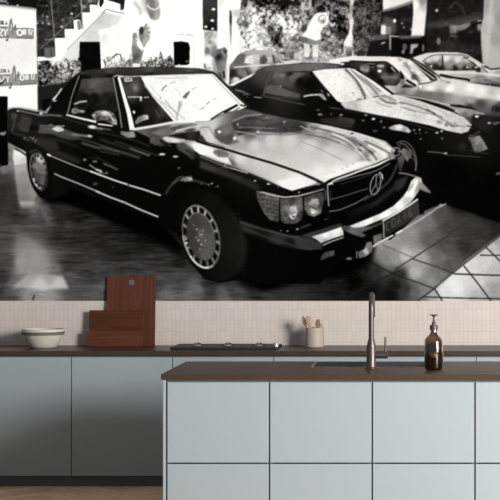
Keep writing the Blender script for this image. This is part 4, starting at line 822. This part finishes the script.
# far side reflections on the bonnet
poly([(305,125),(325,125.5),(350,131),(370,138),(384,143),(394,150),(390,153),(380,150),(360,139),(340,132)],[(310,126,130),(330,127.5,215),(350,133,205),(372,140,195),(390,149,215)],blur=.5,tex=N1*24)
for p,v,w in [([(303,130),(320,133),(340,139),(355,147),(366,158)],110,2.0),([(310,127),(328,131),(345,136)],85,1.8),([(318,137),(335,142),(350,148),(362,157)],150,1.4),([(345,137),(360,144),(372,154),(377,160)],95,2.2),([(352,137),(368,146),(376,152)],130,1.4),([(332,133),(348,141),(358,150),(366,160)],235,1.3),([(364,141),(380,148),(390,154)],90,1.8),([(350,131.5),(372,138.5),(388,146.5),(394,151)],232,1.3),([(300,126),(312,131),(330,136)],200,1),([(368,145),(380,152),(386,158)],235,2.4),([(305,134),(325,138),(340,143)],75,1.1)]: line(p,v,w,blur=.45,sm=True,a=.85)
ell(360.5,127+18,2,1,60,rot=20,blur=.5); ell(352,133.5,2,.8,50,blur=.4); ell(371,152,3.4,1.3,70,rot=30,blur=.6); ell(368,160,3,1.2,130,rot=10,blur=.6); ell(360,150,3,1,80,rot=30,blur=.6)
poly([(322,178),(335,171),(352,163),(366,160.5),(372,163),(360,168),(345,172),(330,178)],[(330,176,245),(350,168,240),(366,163,235),(340,172,245)],blur=.8)
poly([(276,181),(300,176.5),(316,181),(304,187),(292,190.5),(283,187)],[(285,184,246),(300,183,248),(310,182,240)],blur=.6)
specks([(342.5,169,1,.6,150),(347.5,166.5,1,.6,140),(353,163.5,1.4,.6,160),(334,172,1,.5,170)])
# bonnet near edge, wing
line([(200,155.5),(220,163.5),(236,168.6),(262,179),(275,185.5)],30,2.2,blur=.4); line([(200,156.4),(222,165.4),(248,173)],205,1.0,blur=.35); line([(205,155),(225,163.4),(250,172),(272,182)],150,.8,blur=.35)
line([(222,168),(226,164),(230,162)],190,.8); ell(225.6,167.4,2,1.2,205,blur=.4)
specks([(241,178,1.2,.8,180),(255,180.8,1.4,.9,190),(268.5,184,1.8,1,205),(277.5,187.5,1.3,1.1,190),(270.5,191,1.2,.7,150),(290,193.6,.9,.8,120),(216,187,.9,.9,90)])
poly([(200,160),(225,170),(250,180),(262,188),(256,190),(230,178),(200,168)],[(205,165,55),(230,175,45),(250,184,38)],blur=1)
poly([(275,186),(292,192),(304,189),(325,184),(330,183),(328,188),(303,195.5),(288,197.5),(270,193),(262,184)],12,blur=.5)
# side of the body: reflections
poly([(37,124),(46,125),(68,130),(80,136),(70,139),(52,134),(38,133)],75,blur=.8,tex=NST*40)
poly([(52,129),(58,125.5),(64,128.5),(64,131),(58,132)],[(55,129,215),(62,127,170),(60,130.5,200)],blur=.45); line([(53,127),(65,126)],150,1.2,blur=.5)
ell(51,125,2.4,.8,120); poly([(17,124),(30,122),(29,132),(20,130)],[(20,126,50),(26,128,75)],blur=.8); poly([(22,114),(32,118),(30,130),(24,131),(19,125)],52,blur=1)
line([(18,110.5),(30,113),(41,115.5),(50,115),(62,116)],120,1.2,blur=.5); line([(8,108.4),(20,107.6),(36,110),(47,112.8)],150,1,blur=.45); ell(18,111,1.1,.8,170); ell(41.3,113.6,1.8,1.1,205); line([(12,113),(15,122),(12,132)],65,2,blur=.8); ell(15,116,3,3,60,blur=.8)
poly([(30,126),(40,124),(39,131),(30,131)],14,blur=.8)
for s in [(33.4,139,.8,2.2,150),(36,141,.8,2.2,175),(38.6,143.6,1.2,.8,120),(25,138,1.2,2,80),(28,140,2,1,60),(31,137.5,1,1,120)]: ell(s[0],s[1],s[2],s[3],s[4],rot=25,blur=.4)
line([(12,133),(25,136),(45,146)],45,1.6,blur=.8)
line([(32,131),(50,137.5),(70,143)],28,1.4,blur=.5)
ell(51,126,4,1,90,rot=6); poly([(55,133),(75,136),(82,138.5),(72,140),(58,137)],60,blur=1)
line([(72,134),(82,135.6),(92,136.8)],125,2.2,blur=.8); ell(90,136,2.6,1,205,rot=12,blur=.5); line([(74,137),(95,143),(120,152)],70,1.1,blur=.6); line([(82,143),(92,146),(100,148.5)],95,1.8,blur=.8); line([(40,139.5),(58,140),(76,146),(100,158)],40,1.2,blur=.9)
line([(97,131),(130,139),(150,146)],42,1.2,blur=.6); line([(100,139),(120,146),(150,156)],50,1.8,blur=1); line([(100,147),(125,153),(140,158)],95,1.6,blur=1); line([(100,151),(120,155)],70,1,blur=.7); line([(130,148),(140,152),(150,155.5)],120,1.1,blur=.5); line([(115,141),(160,156)],60,1,blur=.6)
poly([(36,136),(56,141),(60,150),(50,152),(40,146)],40,blur=1.2)
poly([(50,150),(64,152),(82,161),(78,164),(60,158),(50,154)],36,blur=1)
# trim strips
line([(47,153.8),(50,155.6),(60,159.6),(78,167),(100,174.6)],165,1.1,blur=.3); ell(49.3,155,2.2,1.1,225,rot=22); line([(90,171),(100,174.8),(114,180),(128,184.6)],235,1.5,blur=.3); line([(128,184.8),(145,189.8),(161,195.4)],215,1.6,blur=.3)
line([(54.5,173.5),(62,177),(80,184),(100,192.4)],175,1.4,blur=.3); line([(96,191),(110,197),(125,202.5),(140,209.4),(158.5,216.8)],215,1.6,blur=.35); ell(128.6,185,1,1.4,90)
# reflections on the door
specks([(85,159.8,1.5,1.1,150),(95,161.5,2.6,1,110),(90,165,1.2,.8,80),(101,172,1.4,1.2,160),(107,172.5,1.2,.8,110),(95,184,2.2,1.2,75),(113,187,1,.8,60)])
line([(90,165),(95,168.5),(102,171)],170,1.1,blur=.4); line([(96,169.6),(102,171.5)],215,1.2); line([(103.5,163.5),(110,166),(118,169.8)],110,1.2,blur=.4); line([(99,172.5),(108,173.6)],130,.9); line([(88,157),(100,159),(110,164),(118,169)],45,1,blur=.5); line([(95,182),(99,184)],60,1)
ell(86,152,12,5,6,rot=15,blur=1.6,a=.7)
# wing reflections near the arch
specks([(162.3,154.3,3.2,1,235),(170,142,1.8,1,170),(169.6,146,1.2,.8,200),(155.6,143.6,1.8,.8,180),(175.6,156.6,2.6,1,210),(179,168,1.4,.9,110),(189.5,153,2,1,215),(184,144.4,1.3,2.2,170),(183,140,2,.8,200)])
poly([(176,143),(184,142.5),(193,148),(196,156),(193,160),(186,154),(178,150)],[(180,146,70),(190,150,95),(193,157,60)],blur=.8); poly([(150,137),(163,139),(170,145),(160,146),(150,143)],[(155,140,80),(165,144,60)],blur=.7,tex=N1*30)
line([(160,140),(168,146),(178,151)],12,2.4,blur=.7); line([(185,149),(200,158),(230,170)],32,3,blur=1.2)
# wheel arch lip
line([(166,194),(170,187),(176,181.5),(184,179.5),(194,180.5),(206,184),(216,190),(226,201),(236,216),(240,224)],66,1.8,blur=.8,sm=True); poly([(180,180.5),(184,176.5),(192,176.5),(193,181),(186,181.4)],[(183,178,110),(190,178,170),(187,180,130)],blur=.5,tex=N1*70); line([(172,184),(178,178),(183,176)],85,1.4,blur=.6); ell(190.5,176.4,1.6,.9,60)
for s in [(208.8,184.8,1.1,.9,165),(212,183.4,1,.8,170),(213.3,188,.9,1,130),(218,186.4,1,.8,110),(219,190.8,2,1.2,190),(217,193,2,.8,120),(201.4,184,1,.8,90)]: ell(s[0],s[1],s[2],s[3],s[4],blur=.35)
line([(222,192),(228,200),(234,210)],60,2,blur=.9)
# rear wheel
ell(40.5,174,11.5,25,8,rot=-13,blur=.5); ell(39.5,171.5,8.2,18.6,48,rot=-12,blur=.5)
poly([(33,153),(40,153),(45,160),(47,170),(44,186),(36,180),(31,168)],[(36,155,120),(40,159,195),(37,165,120),(42,170,110),(38,177,75),(44,180,90),(33,160,50),(33,172,60)],blur=.8,tex=N2*24)
ring(39.5,171.5,8.4,19,105,1.1,rot=-12,a0=95,a1=250); line([(33.5,178),(36,184),(40,187.6),(43,187.8)],215,1.7,blur=.5,sm=True)
for t in range(0,360,24):
    import math
    x,y=7*math.cos(math.radians(t)),16.4*math.sin(math.radians(t)); r=math.radians(-12)
    ell(39.5+x*math.cos(r)-y*math.sin(r),171.5+x*math.sin(r)+y*math.cos(r),.9,1.5,22,blur=.4)
ell(33,152.5,4,2.2,40,blur=.5,a=.7); line([(30,152),(36,149.6),(42,153)],60,1,blur=.5)
line([(15,148.5),(21,151.4),(27,155.5)],6,1.6,blur=.5)
ell(0,165,1,1,80); poly([(-2,133),(4,132.4),(6,131),(6.4,133),(4,135.6),(0,134.4)],150,blur=.6)
# front wheel
ell(214,232,33,49,7,rot=-20,blur=.8)
poly([(170,192),(188,183),(208,188),(226,204),(240,232),(249,240),(246,262),(238,274),(222,281),(206,278),(190,262),(178,232)],7,blur=1)
ell(WX+9,WY-1,WA*1.62,WB*1.36,17,rot=WR,blur=1.2) if False else poly([(186,190),(200,188),(216,194),(230,208),(240,224),(247,240),(247,258),(242,270),(230,279),(214,281),(200,272),(186,252),(180,225),(180,204)],[(190,195,10),(215,205,16),(232,225,22),(240,245,26),(238,262,22),(225,275,18),(205,276,12),(185,240,8)],blur=1.4)
for k in range(16): line([(235+k*.5,214+k*4),(241+k*.35,213+k*4)],34,.8,blur=.5,a=.7)
line([(232,212),(240,230),(243,250),(238,268)],36,1.2,blur=.9,sm=True,a=.7)
WX,WY,WA,WB,WR=201.3,236.6,18.2,32.6,-14
ell(WX,WY,WA,WB,92,rot=WR,blur=.4)
ell(WX-.4,WY-.4,WA-1.6,WB-2.2,52,rot=WR,blur=.4)
def wp(t,k):
    a=math.radians(t); x,y=WA*k*math.cos(a),WB*k*math.sin(a); r=math.radians(WR)
    return (WX+x*math.cos(r)-y*math.sin(r),WY+x*math.sin(r)+y*math.cos(r))
for i in range(15):
    t=i*24+8
    a_,b_,c_,d_=wp(t-6.5,.93),wp(t+6.5,.93),wp(t+5.5,.74),wp(t-5.5,.74)
    poly([a_,b_,c_,d_],12,blur=.35)
    q=(math.cos(math.radians(t+12-300))+1)/2
    line([wp(t+12,.95),wp(t+11,.76)],110+90*q,1.5,blur=.35)
ell(WX,WY,WA*.72,WB*.73,[(195,222,62),(206,220,75),(205,240,88),(195,245,62),(205,255,92),(198,258,70),(190,235,55)],rot=WR,blur=.4,a=1) if False else poly([wp(t,.74) for t in range(0,360,10)],[(195,222,62),(206,220,75),(205,240,88),(195,245,62),(205,255,92),(198,258,70),(190,235,55)],blur=.4,tex=N2*10)
ring(WX,WY,WA*.74,WB*.75,135,.8,rot=WR,a0=235,a1=360); ring(WX,WY,WA*.97,WB*.975,150,1.0,rot=WR,a0=240,a1=360); ring(WX,WY,WA*.97,WB*.975,200,1.7,rot=WR,a0=75,a1=190); ring(WX,WY,WA*.97,WB*.975,95,1.1,rot=WR,a0=0,a1=360,a=.5); ring(WX,WY,WA*.965,WB*.97,235,1.4,rot=WR,a0=90,a1=150)
for s in [(196.2,237,1.2,.8,140),(198.6,240,1,1.2,175),(201.3,244.3,1,.9,190),(205.6,240.4,1,.8,150),(201,234.5,1.8,.7,170),(203,230,1,1.4,130),(197,229,.9,.9,170),(200,249,1.6,1,110),(194,225,1,1,110)]: ell(s[0],s[1],s[2],s[3],s[4],blur=.35)
ring(201,234,2.2,3.4,120,.8); specks([(186,239,1.2,1,190),(186.5,243,1.6,1.4,210),(187.5,248,1.1,1,170)])
# headlights
poly([(256,193.5),(262,191.5),(275,194),(281,196.5),(279.6,208),(279,222),(270,220),(264,213),(258,201)],[(260,196,70),(270,197,95),(277,200,85),(268,206,80),(275,210,70),(270,217,90),(278,218,60)],blur=.45,tex=N1*36)
for y in (199,203,207,211,215): line([(260+(y-195)*.32,y),(279,y+3)],52,.7,blur=.3)
line([(256.5,191.6),(264,192.6),(275,195.6),(285,197.2),(298,196),(312,192.4),(324,189)],[(256,191,120),(265,193,190),(285,197,205),(300,195,190),(324,189,130)],1.3,blur=.3)
poly([(280,198),(286,198.5),(302,196.5),(303,208),(301.5,220),(296,223.5),(285,223.5),(281,220)],[(284,202,80),(292,202,60),(288,208,120),(296,206,110),(293,212,170),(285,215,80),(300,215,60),(290,221,70)],blur=.5,tex=N1*34)
line([(280.2,197),(279.3,208),(280,222)],14,1.1)
poly([(289.5,207),(296,205),(297.5,212),(294,219),(289,215)],[(294,209,190),(291,213,130),(293,217,230)],blur=.5,tex=N1*40); ell(293.4,216.6,1.2,1,25,blur=.3); line([(289.8,215.5),(292,218.4),(294,218.8)],235,1,blur=.3)
poly([(304,196.5),(314,193.5),(323,191.5),(324,200),(321,213),(314,216.5),(308,215),(304,208)],[(308,198,60),(318,196,55),(306,206,90),(312,204,140),(320,205,60),(313,211,190),(308,213,90)],blur=.5,tex=N1*30)
poly([(309,202),(312,199),(318,198.5),(319,204),(317,208),(312,208),(309,205)],[(311,202,160),(316,201,170),(315,206,120)],blur=.5,tex=N1*50); ell(313.2,212.3,2.2,1.2,240,blur=.45); line([(309.5,205),(313,208),(317,209)],50,1,blur=.4); ring(313.5,205,7,9.5,110,.7,a0=60,a1=200)
line([(303.4,198),(303.6,216)],25,1.3)
specks([(297.4,229,1.3,.8,190),(287.5,231,1,.8,160),(281,230.5,1,.7,110),(299,192.3,1.2,1,140),(326,219,2.5,1,40)]); line([(300,228),(311,224)],70,1.4,blur=.6)
line([(304,188.5),(322,182)],60,1,blur=.5)
# grille
GR=[(327.5,185.5),(331,183),(345,176.5),(360,171),(375,167),(388,162.5),(396,158),(400,157),(397,168),(392,176),(385,186),(372,198),(356,205),(340,209),(329,212),(327.6,205)]
poly(GR,5,blur=.4)
line([(329,184.6),(336,179.6),(350,174.6),(363,169.6),(376,165.4),(386,160.6),(394,156.4)],[(328,184,200),(345,176,215),(375,165,240),(394,156,190)],1.8,blur=.35,sm=True)
line([(335,182),(350,177.6),(362,174.5),(375,171),(390,163)],120,.9,blur=.35,sm=True); line([(340,184),(355,180),(372,174)],50,.7)
line([(327.6,184),(327.5,190),(328.4,200),(328.6,206)],165,1.2,blur=.35); line([(325.4,190),(326,200)],70,2,blur=.6); line([(327.8,184.4),(330.5,183.2),(333,184)],235,1.4,blur=.35)
line([(330,199.6),(345,195.6),(358,191.4),(368,188.4)],95,.9,blur=.35); line([(376,185.5),(384,179)],70,1,blur=.4); line([(329,211.5),(340,209.6),(355,203.5),(368,196)],110,1.1,blur=.4); line([(330,190),(331,199)],50,1)
line([(397,164),(394,172),(388,182),(376,192),(364,200)],62,1.6,blur=.6,sm=True)
# ring emblem with a star
ring(375.4,184.4,4.8,10.4,150,1.0,rot=14,blur=.3); line([(376.8,174.6),(375.6,185)],130,1,blur=.3); line([(375.6,185),(371,192)],120,1,blur=.3); line([(375.6,185),(379,191.5)],110,1,blur=.3); line([(379,172),(382,175),(382.4,179)],205,1.3,blur=.35)
ring(395.6,151.8,4,4,130,1.1); ell(397.6,151.6,2.2,2.4,20); ell(398.6,151.4,1,1,120); poly([(388,155),(393,154),(396,158),(390,160)],130,blur=.6,tex=N1*60)
poly([(397,158),(404,153),(405,158),(401,172),(399,170)],[(401,158,80),(400,168,45)],blur=.6)
# bumper
poly([(238,219),(258,226),(286,234),(300,236.5),(312,238),(322,243.5),(322,249),(308,250),(285,247),(262,240),(242,231)],[(250,225,36),(280,236,45),(300,240,55),(315,245,50),(260,236,18),(290,244,20)],blur=.6)
line([(240,222),(262,229),(290,236.4),(300,237)],75,1.3,blur=.6); line([(243,228),(270,238),(300,247.6),(312,248)],62,1.3,blur=.7)
poly([(300,235.6),(318,230),(340,223),(345,227),(325,234),(312,238)],[(305,236,60),(325,230,50)],blur=.7)
poly([(311.5,236.6),(325,232.4),(341,226.8),(343,230),(343.5,235),(333,238.4),(321,243),(317,239.6)],[(314,237,210),(325,236,246),(338,230,248),(342,233,215),(325,240,170),(322,242,200)],blur=.4)
line([(322.6,245),(332,241),(343.5,237)],175,1.3,blur=.4); line([(321,243.8),(332,239.4),(343,235.8)],25,1,blur=.35)
poly([(348,226.4),(360,221.6),(380,213.5),(393,206),(402,197.5),(408,189.4),(411,181),(416,176.4),(421,178),(422.5,184),(418,192),(411,202),(400,210.6),(386,217.6),(370,224),(356,230)],[(352,227,225),(370,220,248),(385,214,248),(398,205,240),(408,194,245),(413,182,215),(420,180,190),(419,188,150),(408,200,190),(395,211,215),(375,222,205),(358,228,225)],blur=.45)
line([(410,196),(414,188),(417,180)],245,2.6,blur=.6); line([(408,192),(413,184)],110,.8,blur=.4)
poly([(350,228),(370,226),(388,219.5),(404,211.5),(404,214),(382,224),(360,233)],[(360,230,90),(380,223,60),(400,214,70)],blur=.6)
poly([(341.5,229),(344,225.4),(349,225.6),(358,229.6),(366,235.4),(362,237.2),(352,234),(345,230.6)],[(345,227,65),(352,231,100),(362,235.6,85)],blur=.4)
poly([(419,181),(424,184.5),(430,191),(431,193.4),(425,191.6),(418,188)],[(420,184,140),(428,191,115)],blur=.5)
line([(398.6,172.8),(405,173.6),(412,175.4),(420,178)],150,1.1,blur=.45); poly([(395,182),(402,178),(408,176),(404,186),(396,192)],45,blur=1)
line([(352,214),(376,203),(392,190),(401,180)],36,4,blur=1.4)
poly([(345,213),(358,210),(372,204),(366,210),(350,218)],12,blur=.6)
# fog lamp / under bumper
poly([(324,252.4),(334,250),(334.4,255),(326,258),(320.5,260.4),(321,257)],[(325,256,62),(332,252,82)],blur=.5,tex=N1*14)
poly([(358,252),(364,249),(367,242),(371.6,241.5),(372.4,251),(366,256),(359,258)],[(362,254,100),(368,246,120),(370,250,95),(366,251,190)],blur=.5); line([(356.6,251),(356.8,258)],130,1); ell(349,258.4,3,1.1,125,blur=.5); 
poly([(373,236),(382,233),(382,240),(374,246)],[(375,238,110),(380,238,95)],blur=.6)
# number plate
poly([(382.5,221.6),(400,211.4),(418,199.5),(419.5,214),(414,218.6),(400,227),(384,238)],[(386,230,30),(400,220,42),(415,208,50)],blur=.35)
line([(382.2,221),(398,212.2),(408,205.8),(417.8,199)],225,1.6,blur=.35); line([(383.4,222),(383.8,238)],150,1.3,blur=.35); line([(387,238.4),(393,235)],240,1.4); line([(394.5,234.6),(405,228.6),(420,219.6),(429,213.6),(436,208.5),(446,203.6)],190,1.1,blur=.45); line([(372.5,246.6),(379,242.2),(388,237.6)],225,1.5,blur=.4); line([(396,233.4),(402,230)],240,1.6,blur=.4)
for i,c in enumerate('CDA46'):
    x=386.2+i*5.6; text(c,x,222.6-i*3.5,9,0,78,1.2,-.62,.55)

# ---------------------------------------------------------------- the wall mural: a flat monochrome print on one sheet
def build_mural():
    import numpy as np
    global CV
    im = CV.reshape(AH//2, 2, AW//2, 2).mean((1, 3))
    im = (gauss(im, .45)+(N1*9)[::2, ::2]*np.clip(im/120, .25, 1)).clip(2, 250)
    h, w = im.shape                                    # two samples per print unit
    gx = np.linspace(AX0, AX1, w); gy = np.linspace(AY0, AY1, h)
    X = (gx-VX)/U; Z = CAMH-(gy-VY)/U
    Z[-1] = ZT+.0005
    s = im/255.0; lin = np.where(s <= .04045, s/12.92, ((s+.055)/1.055)**2.4)*PRINT
    nx, ny = w, h
    # region of every cell
    ids = np.zeros((h-1, w-1), np.int32)
    def region(pts, k):
        r = mask(pts, 0)
        if r is None: return
        y0, y1, x0, x1, m = r
        full = np.zeros((AH, AW), bool); full[y0:y1, x0:x1] = m > .5
        ids[full[1::2, 1::2][:h-1, :w-1]] = k
    region([(-30, 0), (36.5, 9), (38, 108), (8, 108), (8, 97), (-30, 97)], 6)
    region([(213.5, 54), (216, 50), (221, 48.5), (226, 48), (227.5, 56), (228, 70), (227, 82), (222, 80), (215, 70)], 8)
    region([(302, 35.5), (306, 31), (309, 24), (313, 17), (316.5, 12), (318, 8), (323, 8), (328, 10), (329, 12), (328.8, 21), (327, 25), (323, 28), (320.5, 33), (321.2, 41), (319, 57), (304, 57), (302.5, 42)], 7)
    region(BG_SALOON, 5); region(PALE, 4)
    region([(324, 65), (331, 60), (342, 57.2), (360, 56.3), (385, 56.6), (400, 57.3), (412, 60.5), (425, 68), (437, 78), (452, 79), (470, 83), (490, 86), (535, 92), (535, 165), (440, 130), (380, 100), (330, 72)], 3)
    region(DARK, 2); region(CAR, 1)
    region([wp(t, 1.0) for t in range(0, 360, 10)], 11)
    a = [(39.8+9.6*math.cos(math.radians(t))*math.cos(-.21)-21*math.sin(math.radians(t))*math.sin(-.21), 172.5+9.6*math.cos(math.radians(t))*math.sin(-.21)+21*math.sin(math.radians(t))*math.cos(-.21)) for t in range(0, 360, 10)]
    region(a, 12)
    YM = WALL_Y-.003
    m = bpy.data.materials.new('mural_print'); m.use_nodes = True; nt = m.node_tree; b = nt.nodes['Principled BSDF']
    b.inputs['Roughness'].default_value = .95; b.inputs['Specular IOR Level'].default_value = .0
    at = nt.nodes.new('ShaderNodeAttribute'); at.attribute_name = 'print'; nt.links.new(at.outputs['Color'], b.inputs['Base Color'])
    root = thing('wall_mural', 'large black and white photo mural of parked classic cars above the tiles', 'mural', (X[w//2], YM, ZT))
    VXX, VZZ = np.meshgrid(X, Z)
    def sheet(name, k, parent, label=None):
        jj, ii = np.nonzero(ids == k)
        if len(jj) == 0: return None
        quad = np.stack([(jj+1)*nx+ii, (jj+1)*nx+ii+1, jj*nx+ii+1, jj*nx+ii], 1)
        u, inv = np.unique(quad.ravel(), return_inverse=True)
        co = np.zeros((len(u), 3), np.float32); co[:, 0] = VXX.ravel()[u]-X[w//2]; co[:, 2] = VZZ.ravel()[u]-ZT
        me = bpy.data.meshes.new(name)
        me.vertices.add(len(u)); me.vertices.foreach_set('co', co.ravel())
        me.loops.add(len(inv)); me.loops.foreach_set('vertex_index', inv.astype(np.int32).ravel())
        me.polygons.add(len(quad)); me.polygons.foreach_set('loop_start', np.arange(0, len(inv), 4, dtype=np.int32)); 
        me.update(calc_edges=True)
        c = np.ones((len(u), 4), np.float32); g = lin.ravel()[u]; c[:, 0] = g*.985; c[:, 1] = g; c[:, 2] = g*.985
        ca = me.color_attributes.new('print', 'FLOAT_COLOR', 'POINT'); ca.data.foreach_set('color', c.ravel())
        me.materials.append(m); me.validate()
        o = bpy.data.objects.new(name, me); C.objects.link(o); o.parent = parent
        if label: o['label'] = label
        return o
    sheet('printed_backdrop', 0, root)
    car = sheet('printed_car', 1, root, 'dark convertible with soft top and round emblem grille, nearest in the print')
    sheet('printed_wheel', 11, car, 'front wheel'); sheet('printed_wheel', 12, car, 'rear wheel')
    for k, lb in ((2, 'dark coupe parked behind the convertible'), (3, 'light sedan in the third row'), (4, 'pale coupe furthest right'), (5, 'old saloon seen over the convertible bonnet')): sheet('printed_car', k, root, lb)
    sheet('printed_banner', 6, root, 'white banner with a repeated dark logo')
    sheet('printed_person', 7, root, 'person in white top with raised arms'); sheet('printed_person', 8, root, 'person in grey standing by the wall')
PRINT = .70
build_mural()
KEY = 950; AMB = .24; EXPO = 0.08
SPOTS = [(-2.9, 3.0, 150), (-1.7, 3.05, 80)]
TOP_FILL = 10; STRIP = 300

# ---------------------------------------------------------------- light, world, camera
def area(name, loc, target, size, size_y, power, col=(1, 1, 1)):
    l = bpy.data.lights.new(name, 'AREA'); l.shape = 'RECTANGLE'; l.size = size; l.size_y = size_y; l.energy = power; l.color = col
    o = bpy.data.objects.new(name, l); C.objects.link(o); o.location = loc
    o.rotation_euler = (Vector(target)-Vector(loc)).to_track_quat('-Z', 'Y').to_euler(); return o
def spot(name, loc, target, power, ang, blend, rad=.08, col=(1, 1, 1)):
    l = bpy.data.lights.new(name, 'SPOT'); l.energy = power; l.spot_size = math.radians(ang); l.spot_blend = blend; l.shadow_soft_size = rad; l.color = col
    o = bpy.data.objects.new(name, l); C.objects.link(o); o.location = loc
    o.rotation_euler = (Vector(target)-Vector(loc)).to_track_quat('-Z', 'Y').to_euler(); return o
area('window_daylight', (4.8, 4.2, 3.05), (-.9, 11.0, .8), 2.0, 1.8, KEY, (1, .985, .965))
area('highlight_strip', (4.7, 5.4, 1.55), (.2, 9.9, 1.0), 3.0, 2.6, STRIP, (1, .985, .965))  # added area light, sized to put tall highlights on bottle and tap
area('overhead_fill', (-1.0, 8.6, 3.9), (-1.0, 8.6, 0), 4.0, 4.0, TOP_FILL, (1, .97, .93))  # added soft fill from above to lift the floor and worktops
for x, z, e in SPOTS: spot('mural_fill_spot', (x, 9.9, 3.9), (x, WALL_Y, z), e, 52, .9)  # added spots, brighten the mural's left side to even it out
w = bpy.data.worlds.new('room_light'); bpy.context.scene.world = w; w.use_nodes = True
w.node_tree.nodes['Background'].inputs['Color'].default_value = (.90, .98, 1, 1); w.node_tree.nodes['Background'].inputs['Strength'].default_value = AMB
cd = bpy.data.cameras.new('camera'); cam = bpy.data.objects.new('camera', cd); C.objects.link(cam)
cam.location = (0, 0, CAMH); cam.rotation_euler = (math.pi/2, 0, 0)
cd.sensor_width = 36; cd.lens = F/500*36; cd.shift_x = (250-VX)/500; cd.shift_y = (VY-250)/500
cd.clip_end = 100
sc = bpy.context.scene; sc.camera = cam
sc.view_settings.view_transform = 'Standard'; sc.view_settings.look = 'None'; sc.view_settings.exposure = EXPO; sc.view_settings.gamma = 1; sc.view_settings.use_curve_mapping = False
